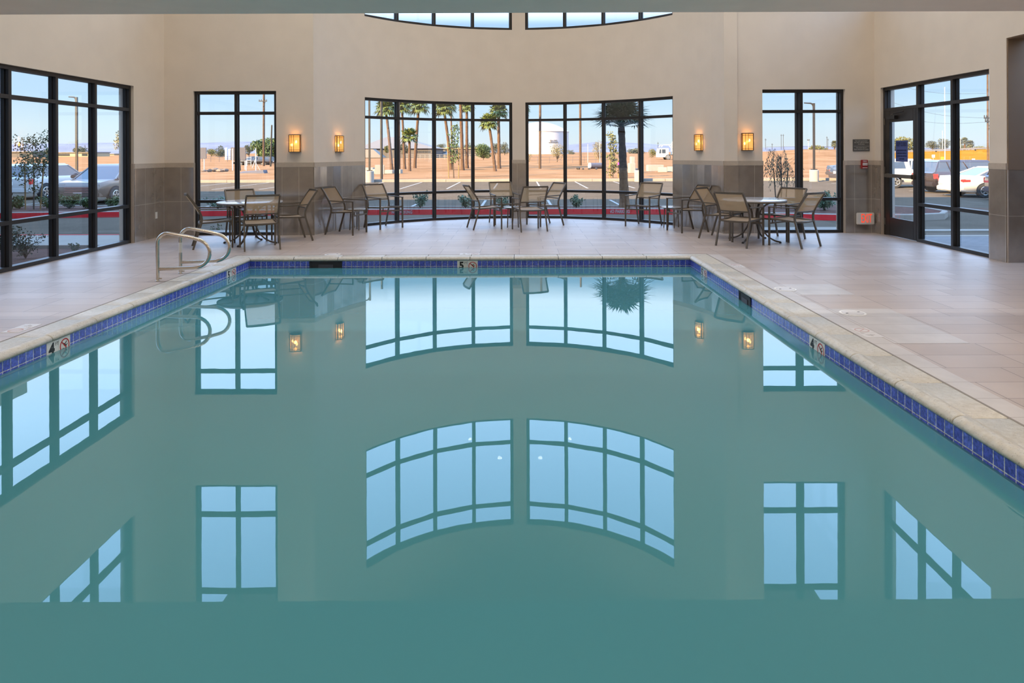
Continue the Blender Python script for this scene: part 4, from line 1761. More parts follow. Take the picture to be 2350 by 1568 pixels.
far_tree(1855, 1902, 336, 357, 125, 'leaf_olive', 'olive scrub on the slope behind the lamp post', 48, 500)
far_tree(2040, 2098, 318, 350, 170, 'leaf_olive', 'broad distant tree behind the blue door notice', 49, 700)
far_tree(2100, 2120, 328, 348, 170, 'leaf_dark', 'distant dark tree just right of the door', 50, 400)
far_tree(2126, 2154, 325, 347, 175, 'leaf_grey', 'distant grey tree left of the white light pole', 51, 500)
far_tree(2152, 2182, 321, 347, 178, 'leaf_grey', 'distant grey tree right of the white light pole', 52, 500)
far_tree(2190, 2222, 334, 346, 230, 'leaf_grey', 'low distant tree below the three palms', 53, 300)
far_tree(2236, 2262, 337, 345, 230, 'leaf_olive', 'low distant scrub at the right end of the embankment', 54, 300)
far_tree(168, 200, 338, 356, 320, 'leaf_grey', 'low distant tree above the cream building', 55, 300)
far_tree(262, 293, 300, 372, 62, 'leaf_pale', 'slender pale tree beyond the large parked car', 56, 170, .10, .35, 1.6)
far_tree(100, 122, 340, 366, 200, 'leaf_dark', 'distant dark tree behind the near sapling', 57, 300)


def stake(px, d, h, label, m='stake', z=None, r=.022, lean=0.0, group='tree stakes'):
    x = at(px, d)
    t = MB()
    t.tube([(0, 0, -.05), (lean, 0, h)], r, 8)
    o = t.build('tree_stake', M[m], loc=(x, d, gz(x, d) if z is None else z), smooth=True)
    return tag(o, label, 'stake', group)


# young tree in the planter outside the left window
d = 22.6
x = at(77, d)
rnd = random.Random(5)
t = thing('young_tree', 'young broad leaved tree tied between stakes outside the left window', 'tree', (x, d, CT - .02))
mb = MB()
mb.tube([(0, 0, -.05), (.01, 0, .9), (-.03, 0, 2.2)], [.024, .02, .008], 8)
br = []
for k in range(16):
    a = rnd.uniform(0, 2 * PI)
    z0 = rnd.uniform(.95, 1.9)
    ln = rnd.uniform(.3, .62)
    tip = (ln * math.cos(a), ln * math.sin(a), z0 + rnd.uniform(.15, .6))
    mb.tube([(0, 0, z0), (tip[0] * .6, tip[1] * .6, z0 + .6 * (tip[2] - z0)), tip], [.008, .006, .003], 5)
    br.append(tip)
mb.build('trunk', M['bark'], t)
mb = MB()
for p in br:
    leaf_quads(mb, rnd, p, (.25, .25, .27), 40, .045, hollow=0)
    leaf_quads(mb, rnd, (p[0] * .55, p[1] * .55, p[2] - .18), (.25, .25, .26), 40, .045, hollow=0)
for k in range(5):
    leaf_quads(mb, rnd, (rnd.uniform(-.2, .2), 0, rnd.uniform(.5, .95)), (.14, .14, .12), 10, .05, hollow=0)
mb.build('crown', M['leaf_dark'], t)
stake(58, d, 1.55, 'wooden stake left of the young tree outside the left window', z=CT, lean=-.02)
stake(92, d, 1.6, 'wooden stake right of the young tree outside the left window', z=CT, lean=.13)

# weeping sapling outside the right back window
d = 21.9
x = at(1792, d)
t = thing('weeping_sapling', 'weeping sapling with drooping leaves outside the right back window', 'tree', (x, d, CT - .02))
mb = MB()
mb.tube([(0, 0, -.05), (.02, 0, 1.0), (.0, 0, 1.75)], [.022, .018, .01], 8)
lv = MB()
rnd = random.Random(11)
for k in range(40):
    a = rnd.uniform(0, 2 * PI)
    L_ = rnd.uniform(.15, .62)
    z0 = rnd.uniform(1.0, 1.75)
    mid = Vector((L_ * .7 * math.cos(a), L_ * .7 * math.sin(a), z0 + .17))
    tip = Vector((L_ * 1.1 * math.cos(a), L_ * 1.1 * math.sin(a), z0 - rnd.uniform(.2, .65)))
    mb.tube([(0, 0, z0 - .15), mid, tip], [.004, .003, .0015], 4)
    for u in [i / 20 for i in range(21)]:
        q = mid.lerp(tip, u) + Vector((rnd.uniform(-.05, .05), rnd.uniform(-.05, .05), rnd.uniform(-.03, .06)))
        dn = Vector((rnd.uniform(-.5, .5), rnd.uniform(-.5, .5), -1)).normalized()
        sd = dn.cross(Vector((rnd.gauss(0, 1), rnd.gauss(0, 1), .1))).normalized()
        lv.raw([q, q + dn * .04 + sd * .010, q + dn * .09, q + dn * .04 - sd * .010], [(0, 1, 2, 3)])
mb.build('trunk', M['bark'], t)
lv.build('crown', M['leaf_grey'], t)
stake(1781.5, d, 1.28, 'dark stake left of the weeping sapling', 'stake_dark', CT, .02, -.09)
stake(1802, d, 1.30, 'dark stake right of the weeping sapling', 'stake_dark', CT, .02, .09)

# staked sapling beyond the lot, middle left
d = 49.5
x = at(1041, d)
t = thing('staked_sapling', 'staked sapling with sparse leaves before the leaning palm', 'tree', (x, d, gz(x, d)))
rnd = random.Random(12)
mb = MB()
mb.tube([(0, 0, 0), (-.05, 0, 1.6), (.1, 0, 3.5)], [.05, .04, .015], 7)
mb.build('trunk', M['bark'], t)
mb = MB()
for k in range(13):
    z = 1.3 + 2.4 * k / 12
    leaf_quads(mb, rnd, (rnd.uniform(-.25, .25), 0, z), (.33, .33, .25), 26, .10, hollow=0)
leaf_quads(mb, rnd, (.25, 0, 3.8), (.3, .3, .3), 14, .09, hollow=0)
mb.build('crown', M['leaf_green'], t)
stake(1030, d, 2.6, 'tall pale stake left of the sapling by the leaning palm', r=.04, lean=-.1)
stake(1052.5, d, 2.2, 'tall pale stake right of the sapling by the leaning palm', r=.04, lean=.02)
# leafy sapling behind the near palm
d = 49.0
x = at(1406, d)
t = thing('leafy_sapling', 'bushy yellow green sapling behind the near palm trunk', 'tree', (x, d, gz(x, d)))
rnd = random.Random(13)
mb = MB()
mb.tube([(0, 0, 0), (.05, 0, 1.5), (.0, 0, 3.0)], [.05, .04, .015], 7)
mb.build('trunk', M['bark'], t)
mb = MB()
for k in range(18):
    z = .4 + 2.7 * k / 17
    leaf_quads(mb, rnd, (rnd.uniform(-.2, .2), rnd.uniform(-.2, .2), z), (.38 - .1 * k / 17, .38, .25), 34, .10, hollow=0)
mb.build('crown', M['leaf_olive'], t)
mb = MB()
mb.box(.30, .62, -.5, -.48, .95, 1.12)
mb.build('nursery_tag', M['magenta'], t)
stake(1400, d, 1.3, 'short stake left of the bushy sapling', 'stake', None, .05)
stake(1419, d, 1.3, 'short stake right of the bushy sapling', 'stake', None, .05)

# shrubs in the planter
for px, h, r, lab, sd in ((964, .52, .34, 'rounded planter shrub before the leftmost wide window pane', 1),
                          (1068, .50, .32, 'planter shrub behind the left chair of the middle group', 2),
                          (1155, .40, .34, 'planter shrub behind the middle group of chairs', 3),
                          (1322, .42, .26, 'planter shrub in front of the tall utility pole', 4),
                          (585, .42, .42, 'planter shrub seen past the left round table', 5),
                          (500, .40, .50, 'planter shrub left of the left round table', 6)):
    dd = 22.5
    shrub('planter_shrub', lab, at(px, dd), dd, CT - .03, h, r, 'leaf_shrub', sd, 300, .04, 'shrubs in the planter')
for px, h, r, lab, sd in ((45, .42, .4, 'low green shrub left of the young tree', 7), (112, .42, .36, 'low green shrub right of the young tree', 8),
                          (158, .5, .38, 'low green shrub in front of the large car', 9), (208, .36, .34, 'low grey green shrub under the car bumper', 10),
                          (256, .4, .30, 'low green shrub beside the car wheel', 14), (1890, .55, .45, 'planter shrub right of the weeping sapling', 15),
                          (1835, .35, .4, 'small planter shrub below the weeping sapling', 16)):
    dd = 22.9 if px < 400 else 21.2
    shrub('low_shrub', lab, at(px, dd), dd, CT - .03, h, r, 'leaf_shrub' if px > 400 else 'leaf_green', sd, 420, .05, 'low shrubs in the planter')
shrub('bed_shrub', 'wispy shrub in the mulch bed right outside the left window', at(58, 11.2), 11.2, -.16, .50, .28, 'leaf_grey', 17, 320, .025)
shrub('bed_shrub', 'wispy shrub at the far left edge of the mulch bed', at(8, 11.6), 11.6, -.16, .50, .25, 'leaf_grey', 18, 300, .025)
shrub('bed_seedling', 'tiny green seedling in the mulch outside the left window', at(172, 11.9), 11.9, -.16, .16, .10, 'leaf_green', 19, 90, .025)
shrub('bed_seedling', 'tiny green plant by the sidewalk behind the left round table', at(495, 15.4), 15.4, -.45, .40, .14, 'leaf_green', 20, 110, .03)

# ------------------------------------------------------------------ lamp posts and poles


def lamp_post(px, d, htop, label, arm=None, base_px=10, base_h=.62, r=.06):
    x = at(px, d)
    z = GZ + .12
    t = thing('lamp_post', label, 'lamp post', (x, d, z), 0, 'parking lot lamp posts')
    mb = MB()
    rb = base_px * d / F
    mb.lathe([(rb, -.2), (rb, base_h), (rb - .03, base_h + .03), (.0001, base_h + .03)], 28)
    mb.build('concrete_base', M['concrete_white'], t, smooth=True)
    mb = MB()
    mb.box(-.16, .16, -.16, .16, base_h + .03, base_h + .09)
    mb.tube([(0, 0, base_h), (0, 0, htop - z)], r, 4, up=(0, 1, 0))
    mb.build('pole', M['dark_pole'], t)
    if arm:
        mb = MB()
        mb.tube([(0, 0, htop - z - .25), (arm * .15, 0, htop - z - .05), (arm * .35, 0, htop - z), (arm, 0, htop - z + .02)], [.06, .06, .05, .04], 6, up=(0, 1, 0))
        mb.build('lamp_head', M['dark_pole'], t)


lamp_post(848, 46.4, 8.2, 'dark lamp post on a round white base left of the palms', -.9)
lamp_post(1466, 46.2, 8.2, 'dark lamp post on a round white base behind the near palm', -.9, 10.5)
lamp_post(1868, 45.4, pz(1868, 237, 45.4), 'dark lamp post with one arm in front of the right back window', -.65, 10)
lamp_post(176, 44.0, pz(176, 223, 44.0), 'dark lamp post with one arm beyond the parked cars', -.5, 9)


def pole(px, d, ytop, ybase, wpx, m, label, lean=0.0, arms=(), name='utility_pole', group='utility poles'):
    x = at(px, d)
    z = pz(px, ybase, d)
    h = pz(px, ytop, d) - z
    t = thing(name, label, 'pole', (x, d, z), 0, group)
    mb = MB()
    r = wpx * d / F / 2
    mb.tube([(0, 0, -.2), (lean, 0, h)], [r, r * .82], 10, up=(0, 1, 0))
    mb.build('pole_shaft', M[m], t, smooth=True)
    for ya, half in arms:
        za = pz(px, ya, d) - z
        mb = MB()
        mb.box(-half, half, -r * 1.6, -r * .9, za - .06, za + .06)
        mb.tube([(0, -r, za - .8), (half * .7, -r * 1.2, za - .05)], .02, 5)
        for k in (-.9, -.4, .5, .9):
            mb.lathe([(.04, 0), (.05, .1), (.03, .2)], 8, (half * k, -r * 1.2, za + .06))
        mb.build('crossarm', M['dark_pole'], t)
    return t


pole(605, 92, 120, 383, 5.2, 'wood_pole', 'tall brown utility pole with a crossarm in the left back window', .1, ((232.5, .55),))
pole(620.5, 90, 287, 383, 4.0, 'dark_pole', 'shorter dark pole right of the tall one in the left back window', .2)
pole(551.5, 70, 250, 391, 3.0, 'dark_pole', 'slim leaning pole behind the left back window mullion', -.45)
pole(875.5, 47.6, 150, 411, 6.2, 'dark_pole', 'dark pole between the lamp post and the leftmost palm')
pole(916, 72, 150, 394, 5.5, 'wood_pole', 'brown pole just right of the first curved mullion')
pole(1239, 74, 100, 388, 6.0, 'wood_pole', 'brown utility pole in front of the white tank', .1)
pole(1332, 88, 100, 380, 5.8, 'wood_pole', 'brown utility pole right of the white tank', 0)
pole(1376.5, 84, 326, 369, 1.6, 'white_paint', 'thin white marker post with a dark top', 0, name='marker_post', group='marker posts')
pole(1349, 95, 331, 371, 1.0, 'white_paint', 'thin white marker post left of the dark topped one', 0, name='marker_post', group='marker posts')
for px, d, y0, y1, lab in ((1793, 420, 308, 343, 'distant transmission pole left of a pair'), (1797.5, 420, 308, 343, 'distant transmission pole right of a pair'),
                           (1757, 380, 318, 343, 'distant transmission pole at the left edge of the right back window'), (1897.5, 420, 313, 344, 'distant transmission pole left of the lone palm'),
                           (1900, 430, 318, 344, 'distant transmission pole nearest the lone palm'), (1772, 420, 329, 343, 'short distant pole in the right back window'),
                           (1510, 420, 326, 356, 'distant pole left of the white truck'), (120, 380, 338, 358, 'distant pole behind the young tree'), (195, 380, 333, 356, 'distant pole above the cream building')):
    pole(px, d, y0, y1, 1.0, 'dark_pole', lab, 0, ((y0 + 3, .5),), 'transmission_pole', 'distant transmission poles')
pole(1855, 170, 320, 358, 1.3, 'white_paint', 'thin white sign pole left of the lamp post', 0, ((322, .3),), 'sign_pole', 'thin light poles')
for px, d, y0, y1, w_, lab in ((2168.5, 105, 200, 368, 2.0, 'tall white light pole in front of the embankment'), (2120, 130, 302, 350, 1.3, 'thin white light pole left of the tall one'),
                               (2163, 140, 300, 342, 1.2, 'thin white light pole close beside the tall one'), (2204, 160, 316, 341, 1.0, 'thin white light pole under the palms')):
    pole(px, d, y0, y1, w_, 'white_paint', lab, 0, (), 'light_pole', 'thin light poles')
pole(2267, 60, 150, 430, 4.5, 'wood_pole', 'brown utility pole at the right edge of the door window', 0, ((271, .4), (279, .3)))


for pxa, ya, pxb, yb, lab in ((2040, 190, 2267, 214, 'thin power line highest in the door window'), (2040, 232, 2267, 271, 'thin power line in the middle of the door window'), (2040, 262, 2267, 280, 'thin power line lowest in the door window')):
    mb = MB()
    A, B = Vector((at(pxa, 75), 75, pz(pxa, ya, 75))), Vector((at(pxb, 60), 60, pz(pxb, yb, 60)))
    mb.tube([A.lerp(B, k / 10) - Vector((0, 0, .5 * math.sin(PI * k / 10))) for k in range(11)], .012, 5)
    tag(mb.build('power_line', M['dark_pole']), lab, 'power line', 'power lines in the door window')

# ------------------------------------------------------------------ buildings, tank and signs
d = 350
t = thing('water_tank', 'big white domed storage tank marked SEA LEVEL', 'storage tank', (at(1238.5, d + 15), d + 15, pz(1238.5, 358, d)))
zt = pz(1238.5, 358, d)
rr = 69.5 * d / F
hz = pz(1238.5, 300.5, d) - zt
ht = pz(1238.5, 277.5, d) - zt
mb = MB()
mb.lathe([(rr, -2), (rr, hz)], 64)
mb.build('tank_wall', M['tank'], t, smooth=True)
mb = MB()
prof = [(rr + .25, hz - .25), (rr + .25, hz)]
for i in range(1, 11):
    a = i / 10
    prof.append((max(.01, rr * (1 - a)), hz + (ht - hz) * (1 - (1 - a) ** 2)))
mb.lathe(prof, 64)
mb.build('dome_roof', M['tank'], t, smooth=True)
al = math.asin((1269 - 1238.5) / 69.5)
nx_, ny_ = math.sin(al), -math.cos(al)
text('SEA LEVEL', 1.45, M['dark_pole'], t, (nx_ * (rr + .12), ny_ * (rr + .12), pz(1269, 323.5, d) - zt), (-ny_, nx_, 0), (0, 0, 1), 'lettering', .02, sx=.72)
mb = MB()
z = pz(1269, 327.5, d) - zt
rings = []
for k in range(9):
    a = al - .18 + .36 * k / 8
    rings.append([((rr + q) * math.sin(a), -(rr + q) * math.cos(a), z + w_) for q, w_ in ((-.05, -.12), (.1, -.12), (.1, .12), (-.05, .12))])
mb.loft(rings)
mb.build('level_line', M['dark_pole'], t)

d = 190
t = thing('grey_hall', 'large grey hall with a sloping metal roof left of the palms', 'building', (at(905, d), d, gz(0, d)))
x0, x1 = at(815, d) - at(905, d), at(1000, d) - at(905, d)
ze = pz(905, 341, d) - gz(0, d)
zr = pz(895, 313, d) - gz(0, d)
mb = MB()
mb.box(x0 + .6, x1 - .6, .6, 24, -.5, ze)
mb.build('wall', M['wall_grey'], t)
mb = MB()
xa, xb = at(872, d) - at(905, d), at(902, d) - at(905, d)
vs = [(x0, 0, ze), (x1, 0, ze), (x1, 25, ze), (x0, 25, ze), (xa, 9, zr), (xb, 9, zr), (xb, 16, zr), (xa, 16, zr)]
mb.raw(vs, [(0, 1, 5, 4), (1, 2, 6, 5), (2, 3, 7, 6), (3, 0, 4, 7), (4, 5, 6, 7), (3, 2, 1, 0)])
mb.build('roof', M['roof_grey'], t)
for k in range(9):
    px = 957 + 3.6 * k
    mb = MB()
    xx = at(px, d) - at(905, d)
    mb.box(xx - .13, xx + .13, .55, .62, pz(px, 351, d) - gz(0, d), pz(px, 346.5, d) - gz(0, d))
    mb.build('window', M['win_dark'], t)
mb = MB()
xx = at(850, d - 8) - at(905, d)
mb.raw([(xx - 3.2, -8, .2), (xx + 3.2, -8, .2), (xx + 3.2, -2, .2), (xx - 3.2, -2, .2), (xx - 1.5, -7, 2.4), (xx + .5, -7, 2.4), (xx + .5, -3, 2.4), (xx - 1.5, -3, 2.4)], [(0, 1, 5, 4), (1, 2, 6, 5), (2, 3, 7, 6), (3, 0, 4, 7), (4, 5, 6, 7)])
mb.build('lean_to_roof', M['roof_grey'], t)


def low_building(px0, px1, y0, y1, d, m, label, name='low_building', wins=(), dep=12, roofm='roof_grey'):
    pc = (px0 + px1) / 2
    z0 = pz(pc, y1, d)
    t = thing(name, label, 'building', (at(pc, d), d, z0), 0, 'low buildings on the skyline')
    hw = (px1 - px0) / 2 * d / F
    h = pz(pc, y0, d) - z0
    mb = MB()
    mb.box(-hw, hw, 0, dep, -1, h)
    mb.build('wall', M[m], t)
    mb = MB()
    mb.box(-hw - .3, hw + .3, -.4, dep + .4, h, h + .35)
    mb.build('roof', M[roofm], t)
    for a, b in wins:
        mb = MB()
        mb.box(at(a, d) - at(pc, d), at(b, d) - at(pc, d), -.06, .02, h * .3, h * .8)
        mb.build('window', M['win_dark'], t)


low_building(1002, 1096, 341.5, 357, 240, 'wall_grey', 'long low building with a pale roof edge behind the palms', wins=((1006, 1016), (1022, 1030), (1046, 1054)), roofm='cream')
low_building(112, 213, 351, 361, 290, 'cream', 'long cream building beyond the left window', wins=((188, 201), (118, 160)))
low_building(-20, 75, 350, 366, 255, 'wall_grey', 'low grey building behind the young tree', wins=((45, 60),))
low_building(240, 262, 354, 358, 420, 'cream', 'small pale building at the left skyline')
low_building(1296, 1352, 352.5, 357, 480, 'cream', 'pale low building right of the tank')
low_building(1436, 1460, 352.5, 356, 420, 'white_paint', 'long white shed behind the near palm')
low_building(500, 530, 352, 357, 420, 'cream', 'small pale building under the distant trees')


def panel(px0, px1, y0, y1, d, label, legs, ybase):
    pc = (px0 + px1) / 2
    x, z = at(pc, d), pz(pc, ybase, d)
    t = thing('roadside_sign', label, 'sign', (x, d, z), 0, 'backs of roadside signs')
    hw = (px1 - px0) / 2 * d / F
    mb = MB()
    mb.box(-hw, hw, -.05, .05, pz(pc, y1, d) - z, pz(pc, y0, d) - z)
    mb.build('board', M['grey_panel'], t, bevel=.01)
    for q in legs:
        mb = MB()
        mb.tube([(q * hw, .08, -.2), (q * hw, .08, pz(pc, y0, d) - z - .1)], .045, 8)
        mb.build('post', M['white_paint'], t, smooth=True)


panel(448, 473.5, 339, 364, 72, 'grey back of a sign panel at the left edge of the left back window', (-.5, .55), 391)
panel(530, 564, 338.5, 367.5, 74, 'larger grey back of a sign panel behind the mullion', (-.85, .85), 391)
for px, y0, y1, lab in ((534, 341, 391, 'white post at the left of the larger sign panel'), (565, 368, 391, 'short white post right of the larger sign panel'), (587, 341, 391, 'white post with a slanted brace')):
    d = 70
    z = pz(px, y1, d)
    t = thing('white_post', lab, 'post', (at(px, d), d, z), 0, 'white posts on the dirt')
    mb = MB()
    h = pz(px, y0, d) - z
    mb.tube([(0, 0, -.2), (0, 0, h)], .05, 8)
    mb.build('post_shaft', M['white_paint'], t, smooth=True)
    if px == 587:
        mb = MB()
        mb.tube([(0, 0, h * .55), (-.32, -.1, .25)], .035, 6)
        mb.tube([(0, 0, h * .35), (.5, -.1, -.05)], .015, 6)
        mb.build('brace', M['white_paint'], t, smooth=True)
d = 76
t = thing('pipe_rack', 'small white ladder shaped pipe rack', 'rack', (at(571.5, d), d, pz(571.5, 379, d)))
mb = MB()
for sg in (-1, 1):
    mb.tube([(sg * .22, 0, -.1), (sg * .22, 0, .95)], .03, 6)
for z in (.25, .55, .85):
    mb.tube([(-.22, 0, z), (.22, 0, z)], .025, 6)
mb.build('rack_frame', M['white_paint'], t, smooth=True)
d = 150
for px, y0, y1, r, lab in ((520, 341, 364, .35, 'slim white standpipe left of the larger sign panel'), (527, 344, 364, .65, 'white storage cylinder left of the larger sign panel')):
    z = pz(px, y1, d)
    mb = MB()
    dd_ = d + (2.2 if r > .5 else 0)
    h = pz(px, y0, d) - z
    mb.lathe([(r, -.3), (r, h), (r * .7, h + .15), (.001, h + .2)], 20)
    o = mb.build('storage_cylinder', M['tank'], loc=(at(px, dd_), dd_, z), smooth=True)
    tag(o, lab, 'tank', 'white cylinders')
d = 61
mb = MB()
mb.loft([[(-1.15, -.35, 0), (1.15, -.15, 0), (1.15, .75, 0), (-1.15, .75, 0)], [(-1.05, -.25, .14), (1.0, -.05, .34), (1.1, .7, .34), (-1.1, .7, .20)]])
o = mb.build('concrete_slab', M['grey_panel'], loc=(at(578, d), d, gz(0, d) - .02))
tag(o, 'tilted grey slab lying on the dirt behind the left back window', 'slab')

# rocks, blocks, drum


def rock(px, d, w, h, label, m='rock', seed=0, name='rock', group='rocks on the dirt', z=None):
    rnd = random.Random(seed)
    mb = MB()
    rings = []
    for i in range(6):
        a = PI * (i + .5) / 6
        rings.append([(w / 2 * math.sin(a) * math.cos(2 * PI * j / 9) * rnd.uniform(.8, 1.15), w / 2 * .7 * math.sin(a) * math.sin(2 * PI * j / 9) * rnd.uniform(.8, 1.15), h * .42 * (1 - math.cos(a)) + rnd.uniform(-.03, .03) * h) for j in range(9)])
    mb.loft(rings)
    x = at(px, d)
    o = mb.build(name, M[m], loc=(x, d, gz(x, d) - .05 if z is None else z), rz=rnd.uniform(0, 3))
    return tag(o, label, 'rock', group)


for px, w_, h_, lab, sd in ((468, .55, .3, 'pale rock under the left sign panel', 1), (481, .5, .42, 'upright rock in the row behind the left back window', 2), (493, .75, .5, 'largest round rock in the row behind the left back window', 3),
                            (505, .9, .4, 'long brown rock in the row behind the left back window', 4), (517, .7, .42, 'brown rock at the right end of the row', 5)):
    rock(px, 67 + (sd % 2) * .9, w_, h_, lab, seed=sd)
for px, w_, h_, lab, sd in ((1327, .45, .35, 'grey rock left of the fallen drum', 6), (1338, .3, .22, 'small grey rock beside the fallen drum', 7), (1352, .4, .26, 'grey rock in front of the drum end', 8), (1368, .4, .28, 'grey rock in front of the drum side', 9)):
    rock(px, 71, w_, h_, lab, 'dark_pole', sd)
d = 74
t = thing('fallen_drum', 'grey cylinder with a white end lying on the dirt', 'drum', (at(1367, d), d, gz(0, d) + .30), R(18))
mb = MB()
mb.tube([(-.65, 0, 0), (.75, 0, 0)], .31, 24)
mb.build('drum_shell', M['grey_panel'], t, smooth=True)
mb = MB()
mb.tube([(-.78, 0, 0), (-.66, 0, 0)], .34, 24)
mb.build('drum_end', M['tank'], t, smooth=True)
for px, d, w_, h_, lab in ((846, 62, 1.0, .48, 'pale block leftmost of the blocks by the lamp post'), (871, 58, .8, .8, 'tall pale block in front of the leftmost palm'), (862, 60, .9, .4, 'low pale block behind the lamp base'),
                           (894, 60, .7, .32, 'low pale block at the foot of the leftmost palm'), (916, 60, .45, .36, 'small pale block at the foot of the slim palm'),
                           (1449.5, 60, .5, .85, 'upright pale block right of the near palm trunk'), (1451, 62, .3, 1.4, 'narrow pale stone standing right of the near palm trunk'), (1461, 61, .35, .35, 'dark square block by the right lamp post'), (1503, 66, 1.6, .55, 'long pale block right of the lamp post'),
                           (1520, 62, .8, .4, 'low pale block under the white truck'), (1540, 63, .7, .45, 'pale block at the right edge of the curved window')):
    mb = MB()
    x = at(px, d)
    mb.box(-w_ / 2, w_ / 2, -.3, .3, -.1, h_)
    o = mb.build('stone_block', M['concrete_white'], loc=(x, d, gz(x, d)), rz=R(12 if px % 2 else -9), bevel=.03)
    tag(o, lab, 'block', 'stone blocks on the dirt')


def rail_fence(px0, px1, d, z_list, label, m, n, r=.04, h=1.1):
    x0, x1 = at(px0, d), at(px1, d)
    z = gz((x0 + x1) / 2, d)
    t = thing('rail_fence', label, 'fence', ((x0 + x1) / 2, d, z))
    hw = (x1 - x0) / 2
    for k in range(n):
        mb = MB()
        x = -hw + 2 * hw * k / (n - 1)
        mb.tube([(x, 0, -.2), (x, 0, h)], r * 1.2, 6)
        mb.build('post', M[m], t)
    for zz in z_list:
        mb = MB()
        mb.tube([(-hw, 0, zz), (hw, 0, zz)], r, 6)
        mb.build('rail', M[m], t)


rail_fence(930, 1100, 150, (.35, .75, 1.1), 'white rail fence running behind the palms', 'concrete_white', 16, .03)
rail_fence(1208, 1420, 105, (.5, .95), 'low wire fence crossing the dirt in front of the tank', 'grey_panel', 9, .02, 1.0)
rail_fence(1760, 2000, 112, (.5, .95), 'low wire fence on the slope of the right back window', 'grey_panel', 7, .02, 1.0)
rail_fence(445, 600, 130, (.6, 1.0), 'low wire fence in front of the distant trees', 'grey_panel', 9, .025, 1.0)

# dry grass embankment below the road
mb = MB()
vs = []
qs = [.50 + .34 * i / 16 for i in range(17)]
for q in qs:
    x = q * 140
    zc = 1.05 + (q - .55) * 5.0
    for j in range(7):
        u = j / 6
        y = 88 + 52 * u
        xx = q * (88 + 52 * u)
        vs.append((xx, y, -.45 + (zc + .45) * (u ** 1.1) + random.Random(int(q * 1000) + j).uniform(-.05, .05)))
    vs.append((x, 160, zc - .3))
mb.raw(vs, [(i * 8 + j, i * 8 + 8 + j, i * 8 + 9 + j, i * 8 + 1 + j) for i in range(16) for j in range(7)])
mb.build('ground_embankment', M['slope'], smooth=True, kind='structure')
# road with guard rail on the embankment
t = thing('guard_rail', 'grey road guard rail along the top of the embankment', 'guard rail', (0, 0, 0))
mb = MB()
RAIL = [(x, 139, 1.05 + (x / 140 - .55) * 5.0) for x in range(73, 118, 4)]
pts = [(x, y, z + .42) for x, y, z in RAIL]
mb.tube(pts, .06, 4, r2=.16, up=(0, 1, 0))
mb.build('beam', M['guard'], t)
for x, y, z in RAIL:
    mb = MB()
    mb.box(x - .08, x + .08, y + .05, y + .25, z - .3, z + .45)
    mb.build('post', M['dark_pole'], t)
d = 100
for px, py, lab, m in ((2142, 358, 'small white sign in front of the embankment', 'white_paint'), (2162.5, 363, 'small yellow sign beside the tall light pole', 'yellow'), (2234, 367, 'small white sign on the embankment', 'white_paint')):
    z = pz(px, 372, d)
    t = thing('road_sign', lab, 'sign', (at(px, d), d, z), 0, 'small road signs')
    mb = MB()
    mb.box(-.22, .22, -.02, .02, pz(px, py + 4, d) - z, pz(px, py - 3, d) - z)
    mb.build('board', M[m], t)
    mb = MB()
    mb.tube([(0, .04, -.2), (0, .04, pz(px, py, d) - z)], .03, 6)
    mb.build('post', M['white_paint'], t)

# hills on the horizon
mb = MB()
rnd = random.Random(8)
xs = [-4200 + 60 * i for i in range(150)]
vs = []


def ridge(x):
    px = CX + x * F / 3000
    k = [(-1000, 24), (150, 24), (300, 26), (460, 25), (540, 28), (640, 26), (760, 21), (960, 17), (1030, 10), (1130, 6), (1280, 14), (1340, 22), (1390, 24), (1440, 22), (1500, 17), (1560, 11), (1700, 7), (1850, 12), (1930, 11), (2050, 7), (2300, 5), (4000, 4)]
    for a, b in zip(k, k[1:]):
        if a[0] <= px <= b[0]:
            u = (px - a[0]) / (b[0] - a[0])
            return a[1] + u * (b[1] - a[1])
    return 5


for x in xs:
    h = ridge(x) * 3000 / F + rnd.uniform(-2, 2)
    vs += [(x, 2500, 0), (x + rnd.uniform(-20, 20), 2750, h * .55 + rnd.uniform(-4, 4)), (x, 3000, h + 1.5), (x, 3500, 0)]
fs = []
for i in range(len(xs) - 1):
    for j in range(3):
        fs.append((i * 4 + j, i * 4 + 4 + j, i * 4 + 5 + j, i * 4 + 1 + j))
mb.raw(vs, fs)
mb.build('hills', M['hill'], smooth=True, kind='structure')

# porte cochere pillar beyond the left window
t = thing('porch_pillar', 'pale stucco porch pillar with a moulded cornice at the left edge', 'pillar', (-17.08, 21.0, GZ))
mb = MB()
mb.box(-.75, .75, -.75, .75, 0, 5.4)
mb.build('shaft', M['stucco'], t)
mb = MB()
mb.box(-.85, .85, -.85, .85, 5.4, 5.6)
mb.box(-.98, .98, -.98, .98, 5.6, 5.95)
mb.box(-1.12, 1.12, -1.12, 1.12, 5.95, 6.35)
mb.build('cornice', M['cream'], t)
mb = MB()
mb.box(-12, .6, -.6, .6, 3.85, 4.5)
mb.build('beam', M['dark_pole'], t)


